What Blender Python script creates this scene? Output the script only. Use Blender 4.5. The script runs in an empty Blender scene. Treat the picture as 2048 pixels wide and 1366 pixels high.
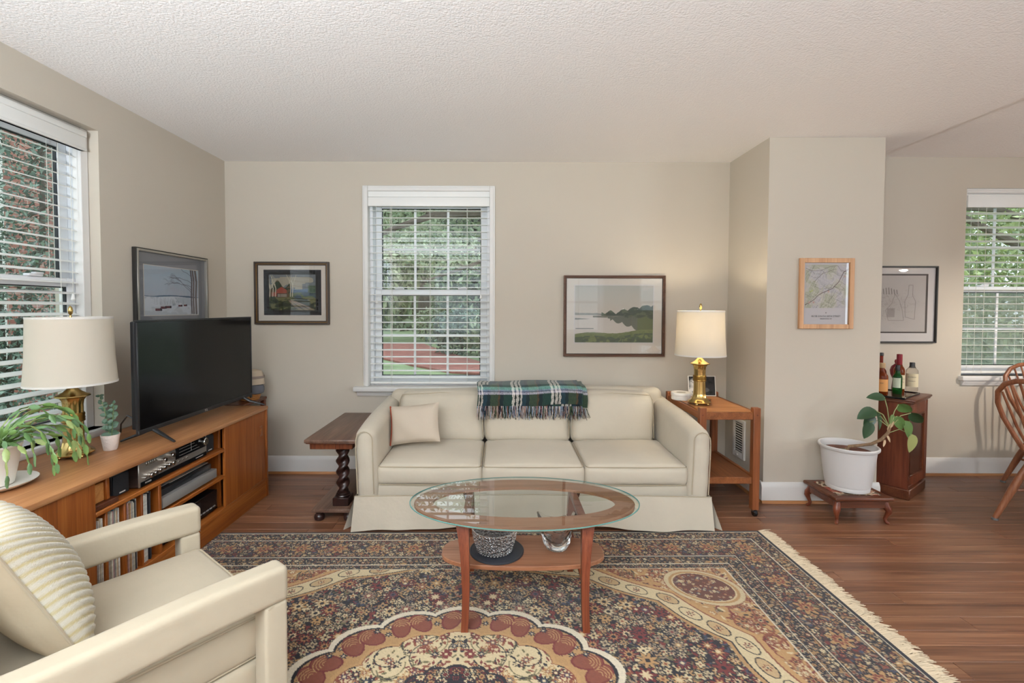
import bpy, bmesh, math, random
import numpy as np
from mathutils import Vector, Matrix
random.seed(7)
SC = bpy.context.scene
COL = SC.collection
PI = math.pi

# ------------------------------------------------------------------ camera
F_PX, PPX, PPY = 939.0, 1000.0, 646.5          # focal length and principal point of the 2048x1366 frame
PITCH, ROLL = math.radians(1.8), math.radians(0.15)
cam_d = bpy.data.cameras.new('camera')
cam = bpy.data.objects.new('camera', cam_d)
COL.objects.link(cam)
cam_d.sensor_width = 36.0
cam_d.sensor_fit = 'HORIZONTAL'
cam_d.lens = F_PX / 2048 * 36
cam_d.shift_x = (1024 - PPX) / 2048
cam_d.shift_y = (PPY - 683) / 2048
cam_d.clip_start = 0.05
_r0, _u0 = Vector((1, 0, 0)), Vector((0, math.sin(PITCH), math.cos(PITCH)))
_d = Vector((0, math.cos(PITCH), -math.sin(PITCH)))
_r = _r0 * math.cos(ROLL) + _u0 * math.sin(ROLL)
_u = _u0 * math.cos(ROLL) - _r0 * math.sin(ROLL)
cam.matrix_world = Matrix(((_r.x, _u.x, -_d.x, 0), (_r.y, _u.y, -_d.y, 0), (_r.z, _u.z, -_d.z, 1.30), (0, 0, 0, 1)))
SC.camera = cam

# ------------------------------------------------------------------ colour management, world, large lights
SC.view_settings.view_transform = 'Standard'
SC.view_settings.look = 'None'
SC.view_settings.gamma = 1.0
SC.view_settings.use_curve_mapping = False
SC.view_settings.exposure = 0.0
SC.cycles.max_bounces = 10
SC.cycles.diffuse_bounces = 5
SC.cycles.transparent_max_bounces = 24
SC.cycles.sample_clamp_indirect = 6.0
SC.cycles.caustics_reflective = False
SC.cycles.caustics_refractive = False

world = bpy.data.worlds.new('overcast_sky')
SC.world = world
world.use_nodes = True
_bg = world.node_tree.nodes['Background']
_bg.inputs['Color'].default_value = (0.86, 0.93, 1.0, 1)
_bg.inputs['Strength'].default_value = 2.4

def area(name, loc, rot, sx, sy, watts, col=(1, 1, 1)):
    d = bpy.data.lights.new(name, 'AREA'); d.shape = 'RECTANGLE'
    d.size, d.size_y, d.energy, d.color = sx, sy, watts, col
    o = bpy.data.objects.new(name, d); COL.objects.link(o)
    o.location, o.rotation_euler = loc, rot
    return o
# daylight at the front windows; left, right and door-side lamps added as unseen fill
DAY = (0.81, 0.92, 1.0)
area('daylight_front_window', (-0.75, -3.10, 1.50), (PI / 2, 0, 0), 1.5, 1.5, 5, DAY)
area('daylight_front_window', (1.55, -3.10, 1.50), (PI / 2, 0, 0), 1.5, 1.5, 3, DAY)
area('added_front_fill', (3.9, -3.10, 1.25), (PI / 2, 0, 0), 1.6, 2.0, 3, DAY)
area('added_right_fill', (5.50, -0.5, 1.50), (PI / 2, 0, PI / 2), 1.5, 1.4, 62, DAY)
area('added_left_fill', (-2.05, -1.2, 1.50), (PI / 2, 0, -PI / 2), 1.4, 1.4, 2, DAY)

# ------------------------------------------------------------------ colour and material helpers
def lin(c):
    return c / 12.92 if c <= 0.04045 else ((c + 0.055) / 1.055) ** 2.4
def C(h, k=1.0):
    h = h.lstrip('#')
    return tuple(lin(int(h[i:i + 2], 16) / 255) * k for i in (0, 2, 4))
def C4(h):
    return C(h) + (1,)

MATS = {}
class NT:
    def __init__(s, name):
        s.m = bpy.data.materials.new(name); s.m.use_nodes = True
        s.t = s.m.node_tree; s.n = s.t.nodes
        s.b = s.n['Principled BSDF']; s.out = s.n['Material Output']
    def new(s, k, **kw):
        n = s.n.new(k)
        for a, v in kw.items():
            if a.startswith('i_'):
                n.inputs[a[2:].replace('_', ' ')].default_value = v
            else:
                setattr(n, a, v)
        return n
    def link(s, a, b):
        s.t.links.new(a, b)

def mat(name, col, rough=0.5, metal=0.0, bump=0.0, bscale=200.0, var=0.0, vscale=6.0, spec=0.5, sheen=0.0, coat=0.0, trans=0.0, ior=1.5, emit=None, estr=0.0, detail=3.0):
    if name in MATS: return MATS[name]
    t = NT(name); b = t.b
    c = C4(col) if isinstance(col, str) else tuple(col) + (1,)
    b.inputs['Base Color'].default_value = c
    b.inputs['Roughness'].default_value = rough
    b.inputs['Metallic'].default_value = metal
    b.inputs['Specular IOR Level'].default_value = spec
    b.inputs['Sheen Weight'].default_value = sheen
    b.inputs['Coat Weight'].default_value = coat
    b.inputs['Transmission Weight'].default_value = trans
    b.inputs['IOR'].default_value = ior
    if emit:
        b.inputs['Emission Color'].default_value = C4(emit); b.inputs['Emission Strength'].default_value = estr
    if var or bump:
        tc = t.new('ShaderNodeTexCoord')
    if var:
        n = t.new('ShaderNodeTexNoise', i_Scale=vscale, i_Detail=4.0)
        t.link(tc.outputs['Object'], n.inputs['Vector'])
        r = t.new('ShaderNodeMapRange'); r.inputs['From Min'].default_value = .3; r.inputs['From Max'].default_value = .7
        r.inputs['To Min'].default_value = 1 - var; r.inputs['To Max'].default_value = 1 + var
        t.link(n.outputs['Fac'], r.inputs['Value'])
        mx = t.new('ShaderNodeMix', data_type='RGBA', blend_type='MULTIPLY'); mx.inputs[0].default_value = 1
        mx.inputs[6].default_value = c
        t.link(r.outputs['Result'], mx.inputs[7]); t.link(mx.outputs[2], b.inputs['Base Color'])
    if bump:
        n2 = t.new('ShaderNodeTexNoise', i_Scale=bscale, i_Detail=detail)
        t.link(tc.outputs['Object'], n2.inputs['Vector'])
        bp = t.new('ShaderNodeBump', i_Strength=bump, i_Distance=0.01)
        t.link(n2.outputs['Fac'], bp.inputs['Height']); t.link(bp.outputs['Normal'], b.inputs['Normal'])
    MATS[name] = t.m
    return t.m

def wood(name, dark, mid, light, axis='X', rough=0.35, across=26.0, along=1.1, world_space=False, coat=0.0, bump=0.05, spec=0.4):
    if name in MATS: return MATS[name]
    t = NT(name); b = t.b
    info = t.new('ShaderNodeObjectInfo')
    if world_space:
        g = t.new('ShaderNodeNewGeometry'); vec = g.outputs['Position']
        rnd = t.new('ShaderNodeVectorMath', operation='SCALE'); rnd.inputs[0].default_value = (31.7, 17.3, 9.1)
        t.link(info.outputs['Random'], rnd.inputs['Scale'])
        ad = t.new('ShaderNodeVectorMath', operation='ADD'); t.link(vec, ad.inputs[0]); t.link(rnd.outputs[0], ad.inputs[1]); vec = ad.outputs[0]
    else:
        vec = t.new('ShaderNodeTexCoord').outputs['Object']
    mp = t.new('ShaderNodeMapping')
    sc = {'X': (along, across, across), 'Y': (across, along, across), 'Z': (across, across, along)}[axis]
    mp.inputs['Scale'].default_value = sc
    t.link(vec, mp.inputs['Vector'])
    n = t.new('ShaderNodeTexNoise', i_Scale=1.0, i_Detail=5.0, i_Roughness=0.6, i_Distortion=0.9)
    t.link(mp.outputs['Vector'], n.inputs['Vector'])
    mp2 = t.new('ShaderNodeMapping'); mp2.inputs['Scale'].default_value = tuple(s * (9 if s > 2 else 4) for s in sc)
    t.link(vec, mp2.inputs['Vector'])
    n2 = t.new('ShaderNodeTexNoise', i_Scale=1.0, i_Detail=3.0)
    t.link(mp2.outputs['Vector'], n2.inputs['Vector'])
    mixf = t.new('ShaderNodeMath', operation='MULTIPLY_ADD'); mixf.inputs[1].default_value = 0.35
    t.link(n2.outputs['Fac'], mixf.inputs[0])
    m3 = t.new('ShaderNodeMath', operation='MULTIPLY'); m3.inputs[1].default_value = 0.65
    t.link(n.outputs['Fac'], m3.inputs[0]); t.link(m3.outputs[0], mixf.inputs[2])
    cr = t.new('ShaderNodeValToRGB'); e = cr.color_ramp.elements
    e[0].position, e[0].color = 0.36, C4(dark)
    e[1].position, e[1].color = 0.66, C4(light)
    em = e.new(0.5); em.color = C4(mid)
    t.link(mixf.outputs[0], cr.inputs['Fac'])
    col = cr.outputs['Color']
    if world_space:
        r = t.new('ShaderNodeMapRange'); r.inputs['To Min'].default_value = .78; r.inputs['To Max'].default_value = 1.14
        t.link(info.outputs['Random'], r.inputs['Value'])
        mx = t.new('ShaderNodeMix', data_type='RGBA', blend_type='MULTIPLY'); mx.inputs[0].default_value = 1
        t.link(col, mx.inputs[6]); t.link(r.outputs['Result'], mx.inputs[7]); col = mx.outputs[2]
    t.link(col, b.inputs['Base Color'])
    b.inputs['Roughness'].default_value = rough
    b.inputs['Specular IOR Level'].default_value = spec
    b.inputs['Coat Weight'].default_value = coat
    b.inputs['Coat Roughness'].default_value = 0.25
    if bump:
        bp = t.new('ShaderNodeBump', i_Strength=bump, i_Distance=0.004)
        t.link(mixf.outputs[0], bp.inputs['Height']); t.link(bp.outputs['Normal'], b.inputs['Normal'])
    MATS[name] = t.m
    return t.m

def thin_glass(name, tint=(1, 1, 1), ior=1.5, rough=0.0):
    if name in MATS: return MATS[name]
    t = NT(name); t.n.remove(t.b)
    tr = t.new('ShaderNodeBsdfTransparent'); tr.inputs['Color'].default_value = tuple(tint) + (1,)
    gl = t.new('ShaderNodeBsdfGlossy'); gl.inputs['Roughness'].default_value = rough
    fr = t.new('ShaderNodeFresnel')
    gm = t.new('ShaderNodeNewGeometry'); mr = t.new('ShaderNodeMapRange')      # a thin sheet reflects alike from both sides
    mr.inputs['To Min'].default_value = ior; mr.inputs['To Max'].default_value = 1 / ior
    t.link(gm.outputs['Backfacing'], mr.inputs['Value']); t.link(mr.outputs['Result'], fr.inputs['IOR'])
    mx = t.new('ShaderNodeMixShader')
    t.link(fr.outputs[0], mx.inputs[0]); t.link(tr.outputs[0], mx.inputs[1]); t.link(gl.outputs[0], mx.inputs[2])
    t.link(mx.outputs[0], t.out.inputs['Surface'])
    MATS[name] = t.m
    return t.m

def painted(name, rough=0.8, spec=0.2, bump=0.0, bscale=600, sheen=0.0):
    """colour straight from the mesh's own colour attribute (flat print, woven pattern)"""
    if name in MATS: return MATS[name]
    t = NT(name)
    a = t.new('ShaderNodeVertexColor', layer_name='Col')
    t.link(a.outputs['Color'], t.b.inputs['Base Color'])
    t.b.inputs['Roughness'].default_value = rough
    t.b.inputs['Specular IOR Level'].default_value = spec
    t.b.inputs['Sheen Weight'].default_value = sheen
    if bump:
        tc = t.new('ShaderNodeTexCoord'); n2 = t.new('ShaderNodeTexNoise', i_Scale=bscale, i_Detail=2.0)
        t.link(tc.outputs['Object'], n2.inputs['Vector'])
        bp = t.new('ShaderNodeBump', i_Strength=bump, i_Distance=0.006)
        t.link(n2.outputs['Fac'], bp.inputs['Height']); t.link(bp.outputs['Normal'], t.b.inputs['Normal'])
    MATS[name] = t.m
    return t.m

def translucent(name, col, fac=0.5, rough=0.8):
    if name in MATS: return MATS[name]
    t = NT(name)
    t.b.inputs['Base Color'].default_value = C4(col); t.b.inputs['Roughness'].default_value = rough
    tl = t.new('ShaderNodeBsdfTranslucent'); tl.inputs['Color'].default_value = C4(col)
    mx = t.new('ShaderNodeMixShader'); mx.inputs[0].default_value = fac
    t.link(t.b.outputs[0], mx.inputs[1]); t.link(tl.outputs[0], mx.inputs[2]); t.link(mx.outputs[0], t.out.inputs['Surface'])
    MATS[name] = t.m
    return t.m

# ------------------------------------------------------------------ object helpers
OFF = {}
def tag(o, label=None, cat=None, group=None, kind=None):
    if label: o['label'] = label
    if cat: o['category'] = cat
    if group: o['group'] = group
    if kind: o['kind'] = kind
    return o
def thing(name, label, cat, loc=(0, 0, 0), rz=None, group=None):
    """an Empty at the thing's base; without rz its parts are given in room coordinates, with rz in its own"""
    o = bpy.data.objects.new(name, None); COL.objects.link(o)
    o.empty_display_size = 0.05
    o.location = loc
    if rz is None:
        OFF[o.name] = Vector(loc)
    else:
        o.rotation_euler = (0, 0, rz); OFF[o.name] = Vector((0, 0, 0))
    return tag(o, label, cat, group)
def link_mesh(name, me, m, parent=None):
    o = bpy.data.objects.new(name, me); COL.objects.link(o)
    if m is not None and not me.materials: me.materials.append(m)
    if parent is not None:
        o.parent = parent; OFF[o.name] = OFF.get(parent.name, Vector((0, 0, 0)))
    return o
def inst(name, me, parent, M):
    """another object on shared mesh data"""
    o = bpy.data.objects.new(name, me); COL.objects.link(o)
    if parent is not None:
        o.parent = parent; OFF[o.name] = OFF.get(parent.name, Vector((0, 0, 0)))
        o.matrix_local = Matrix.Translation(-OFF[o.name]) @ M
    else:
        o.matrix_world = M
    return o

class MB:
    def __init__(s): s.v, s.f, s.c, s.col = [], [], [], (1, 1, 1)
    def add(s, vs, fs, M=None):
        k = len(s.v)
        if M is not None: vs = [M @ Vector(p) for p in vs]
        s.v += [tuple(p) for p in vs]; s.f += [tuple(i + k for i in f) for f in fs]
        s.c += [s.col] * len(vs)
        return s
    def box(s, x0, x1, y0, y1, z0, z1, M=None):
        return s.add([(x0, y0, z0), (x1, y0, z0), (x1, y1, z0), (x0, y1, z0), (x0, y0, z1), (x1, y0, z1), (x1, y1, z1), (x0, y1, z1)],
                     [(0, 3, 2, 1), (4, 5, 6, 7), (0, 1, 5, 4), (1, 2, 6, 5), (2, 3, 7, 6), (3, 0, 4, 7)], M)
    def rbox(s, x0, x1, y0, y1, z0, z1, b=0.004, seg=2, M=None):
        bm = bmesh.new(); bmesh.ops.create_cube(bm, size=1)
        for v in bm.verts:
            v.co = ((x0 + x1) / 2 + v.co.x * (x1 - x0), (y0 + y1) / 2 + v.co.y * (y1 - y0), (z0 + z1) / 2 + v.co.z * (z1 - z0))
        b = min(b, .49 * min(abs(x1 - x0), abs(y1 - y0), abs(z1 - z0)))
        bmesh.ops.bevel(bm, geom=list(bm.edges), offset=b, segments=seg, affect='EDGES', profile=0.5)
        bm.verts.index_update()
        s.add([v.co.copy() for v in bm.verts], [[v.index for v in f.verts] for f in bm.faces], M); bm.free()
        return s
    def lathe(s, prof, c=(0, 0, 0), n=24, mod=None, sx=1, sy=1, M=None, close=False):
        """prof: list of (radius, z); revolved about z"""
        vs, fs = [], []
        for (r, z) in prof:
            for i in range(n):
                a = 2 * PI * i / n; rr = r * (mod(a, z) if mod else 1)
                vs.append((c[0] + rr * math.cos(a) * sx, c[1] + rr * math.sin(a) * sy, c[2] + z))
        for j in range(len(prof) - 1):
            for i in range(n):
                k = (i + 1) % n
                fs.append((j * n + i, j * n + k, (j + 1) * n + k, (j + 1) * n + i))
        if prof[0][0] > 1e-5: fs.append(tuple(range(n))[::-1])
        if prof[-1][0] > 1e-5 and not close: fs.append(tuple((len(prof) - 1) * n + i for i in range(n)))
        if close:
            fs = fs[:-1] if prof[0][0] > 1e-5 else fs
            for i in range(n):
                k = (i + 1) % n; j = len(prof) - 1
                fs.append((j * n + i, j * n + k, k, i))
        return s.add(vs, fs, M)
    def tube(s, pts, r, n=8, caps=True, M=None, flat=None):
        pts = [Vector(p) for p in pts]; m = len(pts)
        rs = r if isinstance(r, (list, tuple)) else [r] * m
        vs, fs = [], []
        t0 = (pts[1] - pts[0]).normalized()
        up = Vector((0, 0, 1)) if abs(t0.z) < .9 else Vector((1, 0, 0))
        nx = t0.cross(up).normalized(); ny = nx.cross(t0).normalized()
        for i, p in enumerate(pts):
            t = (pts[min(i + 1, m - 1)] - pts[max(i - 1, 0)])
            t = t.normalized() if t.length > 1e-9 else t0
            q = t0.rotation_difference(t); nx = q @ nx; ny = q @ ny; t0 = t
            for k in range(n):
                a = 2 * PI * k / n
                d = nx * math.cos(a) * rs[i] + ny * math.sin(a) * rs[i] * (flat or 1)
                vs.append(p + d)
        for i in range(m - 1):
            for k in range(n):
                l = (k + 1) % n
                fs.append((i * n + k, i * n + l, (i + 1) * n + l, (i + 1) * n + k))
        if caps:
            fs.append(tuple(range(n))[::-1]); fs.append(tuple((m - 1) * n + k for k in range(n)))
        return s.add(vs, fs, M)
    def prism(s, poly, a0, a1, plane='xy', M=None):
        """poly extruded along the axis missing from plane"""
        def P(u, v, w): return {'xy': (u, v, w), 'xz': (u, w, v), 'yz': (w, u, v)}[plane]
        n = len(poly)
        vs = [P(u, v, a0) for u, v in poly] + [P(u, v, a1) for u, v in poly]
        fs = [tuple(range(n)), tuple(range(2 * n - 1, n - 1, -1))] + [(i, i + n, (i + 1) % n + n, (i + 1) % n) for i in range(n)]
        return s.add(vs, fs, M)
    def grid(s, fn, nu, nv, M=None, cu=False, cols=None):
        vs = [fn(i / (nu if cu else nu - 1), j / (nv - 1)) for j in range(nv) for i in range(nu)]
        fs = []
        for j in range(nv - 1):
            for i in range(nu if cu else nu - 1):
                k = (i + 1) % nu
                fs.append((j * nu + i, j * nu + k, (j + 1) * nu + k, (j + 1) * nu + i))
        k0 = len(s.v)
        s.add(vs, fs, M)
        if cols is not None: s.c[k0:] = cols
        return s
    def soft(s, x0, x1, y0, y1, z0, z1, r=0.03, n=8, fn=None, M=None, nr=3):
        """upholstered block: rounded box with enough points to be pushed about by fn"""
        h = [(x1 - x0) / 2, (y1 - y0) / 2, (z1 - z0) / 2]; c = [(x0 + x1) / 2, (y0 + y1) / 2, (z0 + z1) / 2]
        r = min(r, min(h) * .98)
        def ax(k):
            a = [-h[k] + r * i / nr for i in range(nr + 1)]
            m = [-h[k] + r + (2 * h[k] - 2 * r) * i / n for i in range(1, n)]
            return a + m + [-t for t in a[::-1]]
        A = [ax(0), ax(1), ax(2)]; idx = {}; vs, fs = [], []
        def vid(p):
            key = tuple(round(t, 6) for t in p)
            if key not in idx:
                q = [max(-h[k] + r, min(h[k] - r, p[k])) for k in range(3)]
                d = Vector([p[k] - q[k] for k in range(3)])
                o = Vector(q) + (d.normalized() * r if d.length > 1e-9 else d)
                o = Vector((o.x + c[0], o.y + c[1], o.z + c[2]))
                if fn: o = Vector(fn(o, Vector((p[0] / h[0], p[1] / h[1], p[2] / h[2]))))
                idx[key] = len(vs); vs.append(o)
            return idx[key]
        for k in range(3):
            i, j = (k + 1) % 3, (k + 2) % 3
            for sgn in (-1, 1):
                for a in range(len(A[i]) - 1):
                    for b in range(len(A[j]) - 1):
                        q = []
                        for (aa, bb) in ((a, b), (a + 1, b), (a + 1, b + 1), (a, b + 1)):
                            p = [0, 0, 0]; p[k] = sgn * h[k]; p[i] = A[i][aa]; p[j] = A[j][bb]; q.append(vid(p))
                        fs.append(tuple(q if sgn > 0 else q[::-1]))
        return s.add(vs, fs, M)
    def mesh(s, name, colors=False, sharp=38, off=None):
        me = bpy.data.meshes.new(name)
        vs = s.v if off is None else [(p[0] - off[0], p[1] - off[1], p[2] - off[2]) for p in s.v]
        me.from_pydata(vs, [], s.f); me.update()
        me.polygons.foreach_set('use_smooth', [True] * len(me.polygons))
        me.set_sharp_from_angle(angle=math.radians(sharp))
        if colors:
            at = me.color_attributes.new('Col', 'FLOAT_COLOR', 'POINT')
            at.data.foreach_set('color', np.array([tuple(c) + (1,) for c in s.c], 'f').ravel())
        return me
    def build(s, name, m, parent=None, colors=False, sharp=38):
        off = OFF.get(parent.name) if parent is not None else None
        return link_mesh(name, s.mesh(name, colors, sharp, off), m, parent)
    def solo(s, name, m, label, cat, loc, group=None, colors=False, sharp=38):
        """a thing that is one mesh, with its origin at loc"""
        o = link_mesh(name, s.mesh(name, colors, sharp, loc), m)
        o.location = loc; OFF[o.name] = Vector(loc)
        return tag(o, label, cat, group)

def T(x, y, z): return Matrix.Translation((x, y, z))
def R(a, ax): return Matrix.Rotation(a, 4, ax)
def S(x, y, z): return Matrix.Diagonal((x, y, z, 1))

def struct(name, mb, m, parent=None, sharp=30):
    o = mb.build(name, m, parent, sharp=sharp)
    if parent is None: o['kind'] = 'structure'
    return o

def canvas(name, img, P0, U, V, parent, m):
    """flat print: img (rows top to bottom, linear rgb) on a fine grid from P0 (top left) along U and V"""
    h, w = img.shape[:2]
    off = OFF.get(parent.name, Vector((0, 0, 0))) if parent is not None else Vector((0, 0, 0))
    P0 = np.array(P0, float) - np.array(off); U = np.array(U, float); V = np.array(V, float)
    uu, vv = np.meshgrid(np.linspace(0, 1, w), np.linspace(0, 1, h))
    co = P0 + uu[..., None] * U + vv[..., None] * V
    me = grid_mesh(name, co.reshape(-1, 3), w, h, img.reshape(-1, 3))
    return link_mesh(name, me, m, parent)
def grid_mesh(name, co, w, h, col, smooth=False):
    me = bpy.data.meshes.new(name)
    nf = (w - 1) * (h - 1)
    i = np.arange(w - 1)[None, :] + w * np.arange(h - 1)[:, None]
    q = np.stack([i + w, i + w + 1, i + 1, i], -1).reshape(-1, 4)
    me.vertices.add(len(co)); me.vertices.foreach_set('co', np.ascontiguousarray(co, 'f').ravel())
    me.loops.add(nf * 4); me.loops.foreach_set('vertex_index', np.ascontiguousarray(q, 'i').ravel())
    me.polygons.add(nf); me.polygons.foreach_set('loop_start', np.arange(0, nf * 4, 4, dtype='i'))
    me.update(calc_edges=True)
    at = me.color_attributes.new('Col', 'FLOAT_COLOR', 'POINT')
    rgba = np.ones((len(co), 4), 'f'); rgba[:, :3] = col
    at.data.foreach_set('color', rgba.ravel())
    me.validate()
    return me
def text_mesh(name, body, size, m, parent, M, align='CENTER', extrude=0.0003):
    cu = bpy.data.curves.new(name, 'FONT'); cu.body = body; cu.size = size; cu.align_x = align; cu.align_y = 'CENTER'; cu.extrude = extrude
    cu.resolution_u = 2
    o = bpy.data.objects.new(name, cu); COL.objects.link(o)
    dg = bpy.context.evaluated_depsgraph_get()
    me = bpy.data.meshes.new_from_object(o.evaluated_get(dg)); bpy.data.objects.remove(o)
    me.materials.clear()
    me.name = name
    off = OFF.get(parent.name, Vector((0, 0, 0)))
    me.transform(Matrix.Translation(-off) @ M)
    return link_mesh(name, me, m, parent)
def lerp(a, b, t): return a + (b - a) * t
def smoothstep(a, b, x):
    t = max(0, min(1, (x - a) / (b - a))); return t * t * (3 - 2 * t)

# ================================================================== THE ROOM SHELL
D, XL, XR, YF = 3.66, -2.13, 5.60, -3.20        # back wall, left wall, right wall, wall behind the camera
HC, HD, XS = 2.43, 2.475, 2.79                  # living ceiling, dining ceiling, the step between them
M_wall = mat('cream_wall_paint', '#c2b9ab', 0.75, bump=0.06, bscale=260, spec=0.25)
M_trim = mat('white_trim_paint', '#dedcd9', 0.42, spec=0.4)
M_vinyl = mat('white_window_vinyl', '#e6e7ea', 0.38, spec=0.4)
M_blind = mat('white_blind_slat', '#e9e9e6', 0.42, spec=0.4)
M_cord = mat('white_blind_cord', '#dcdbd4', 0.8)
M_gasket = mat('black_window_gasket', '#26272c', 0.6)
M_pane = thin_glass('window_pane_glass', (0.93, 0.96, 0.95))
M_shoe = wood('oak_shoe_moulding', '#8a5a36', '#a06c42', '#b57f52', 'X', 0.4)

t = NT('popcorn_ceiling_plaster'); MATS['popcorn'] = t.m
t.b.inputs['Base Color'].default_value = C4('#f4f2f1'); t.b.inputs['Roughness'].default_value = 0.95; t.b.inputs['Specular IOR Level'].default_value = 0.1
_g = t.new('ShaderNodeNewGeometry')
_v = t.new('ShaderNodeTexVoronoi', i_Scale=95.0); t.link(_g.outputs['Position'], _v.inputs['Vector'])
_n = t.new('ShaderNodeTexNoise', i_Scale=210.0, i_Detail=3.0); t.link(_g.outputs['Position'], _n.inputs['Vector'])
_m = t.new('ShaderNodeMath', operation='SUBTRACT'); t.link(_n.outputs['Fac'], _m.inputs[0]); t.link(_v.outputs['Distance'], _m.inputs[1])
_b = t.new('ShaderNodeBump', i_Strength=0.32, i_Distance=0.006); t.link(_m.outputs[0], _b.inputs['Height']); t.link(_b.outputs['Normal'], t.b.inputs['Normal'])
M_ceil = t.m

M_BACK = T(0, D, 0)                                                        # (u, n, z) of the back wall -> room
M_LEFT = Matrix(((0, -1, 0, XL), (1, 0, 0, 0), (0, 0, 1, 0), (0, 0, 0, 1)))
M_FRONT = Matrix(((-1, 0, 0, 0), (0, -1, 0, YF), (0, 0, 1, 0), (0, 0, 0, 1)))
M_RIGHT = Matrix(((0, 1, 0, XR), (-1, 0, 0, 0), (0, 0, 1, 0), (0, 0, 0, 1)))
def wall_mb(u0, u1, z1, holes, M, th=0.25):
    mb = MB(); u = u0
    for (a, b, za, zb) in sorted(holes):
        mb.box(u, a, 0, th, -.05, z1, M); mb.box(a, b, 0, th, -.05, za, M); mb.box(a, b, 0, th, zb, z1, M); u = b
    mb.box(u, u1, 0, th, -.05, z1, M)
    return mb
W1 = (-1.035, -0.070, 0.690, 2.215)
W2 = (1.420, 2.515, 0.660, 2.235)
W3 = (3.607, 4.660, 0.785, 2.240)
struct('wall_back', wall_mb(XL - .25, XR + .25, 2.6, [W1, W3], M_BACK), M_wall)
struct('wall_left', wall_mb(YF - .25, D, 2.6, [W2, (-1.9, -.5, .8, 2.2)], M_LEFT), M_wall)
struct('wall_front', wall_mb(-XR - .25, -XL + .25, 2.6, [(-4.7, -3.1, .25, 2.25), (-2.3, -.8, .75, 2.25), (0, 1.5, .75, 2.25)], M_FRONT), M_wall)
struct('wall_right', wall_mb(-D, -YF, 2.6, [(-.25, 1.25, .8, 2.2)], M_RIGHT), M_wall)
XC0, XC1, YC = 1.772, 2.535, 3.125              # the wall stub between living and dining end
struct('wall_column', MB().box(XC0, XC1, YC, D, -.01, 2.52), M_wall)
struct('ceiling', MB().box(XL - .2, XS, YF - .2, D + .2, HC, 2.60).box(XS, XR + .2, YF - .2, D + .2, HD, 2.60), M_ceil)

# ---------------------------------------------------------------- oak strip floor: every board its own piece
M_floor = wood('oak_floor_board', '#5c3a28', '#784f38', '#91684c', 'X', 0.33, across=20, along=0.9, world_space=True, bump=0.04, spec=0.45)
M_sub = mat('dark_floor_joint', '#2c1a10', 0.9)
floor = struct('floor', MB().box(XL - .2, XR + .2, YF - .2, D + .2, -.06, -.013), M_sub)
_pw, _gap = 0.0855, 0.0018
_me = MB().rbox(0, 1, _gap / 2, _pw - _gap / 2, -.016, 0, 0.0012, 1).mesh('floor_board')
_me.materials.append(M_floor)
rng = random.Random(3)
y = D - _pw
while y > YF - .1:
    vis = y > 1.3
    x = XL - (rng.random() * 1.4 if vis else rng.random() * 2.0)
    while x < XR:
        L = rng.uniform(1.5, 2.6) if vis else rng.uniform(3.0, 4.6)
        a, b = max(x, XL - .02), min(x + L, XR + .02)
        if b - a > .25:
            o = bpy.data.objects.new('floor_board', _me); COL.objects.link(o); o.parent = floor
            o.location = (a + .0006, y, 0); o.scale = (b - a - .0012, 1, 1)
        x += L
    y -= _pw

# ---------------------------------------------------------------- baseboards with oak shoe moulding
def baseboard(name, path):
    """path: (p0, p1, inward normal) runs"""
    mb, sh = MB(), MB()
    for (p0, p1, n) in path:
        p0, p1, n = Vector(p0).to_3d(), Vector(p1).to_3d(), Vector(n).to_3d()
        d = (p1 - p0).normalized(); L = (p1 - p0).length
        M = Matrix(((d.x, n.x, 0, p0.x), (d.y, n.y, 0, p0.y), (0, 0, 1, 0), (0, 0, 0, 1)))
        pr = [(0, .018), (.016, .018), (.016, .105), (.013, .118), (.010, .125), (.006, .135), (0, .138)]
        mb.prism(pr, 0, L, 'yz', M)
        q = [(0, 0), (.026, 0)] + [(.012 + .014 * math.cos(a), .018 * math.sin(a)) for a in (.5, 1.0, 1.3)] + [(0, .019)]
        sh.prism(q, -.0, L, 'yz', M)
    b = struct(name, mb, M_trim); sh.build('shoe_moulding', M_shoe, b)
baseboard('baseboard_back', [((XL, D), (XC0, D), (0, -1)), ((XC1, D), (XR, D), (0, -1))])
baseboard('baseboard_column', [((XC0 - .016, YC), (XC1 + .016, YC), (0, -1)), ((XC0, D), (XC0, YC + .0005), (-1, 0)), ((XC1, YC + .0005), (XC1, D), (1, 0))])
baseboard('baseboard_left', [((XL, YF), (XL, D), (1, 0))])
baseboard('baseboard_right', [((XR, D), (XR, YF), (-1, 0))])
baseboard('baseboard_front', [((XR, YF), (XL, YF), (0, 1))])

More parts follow.
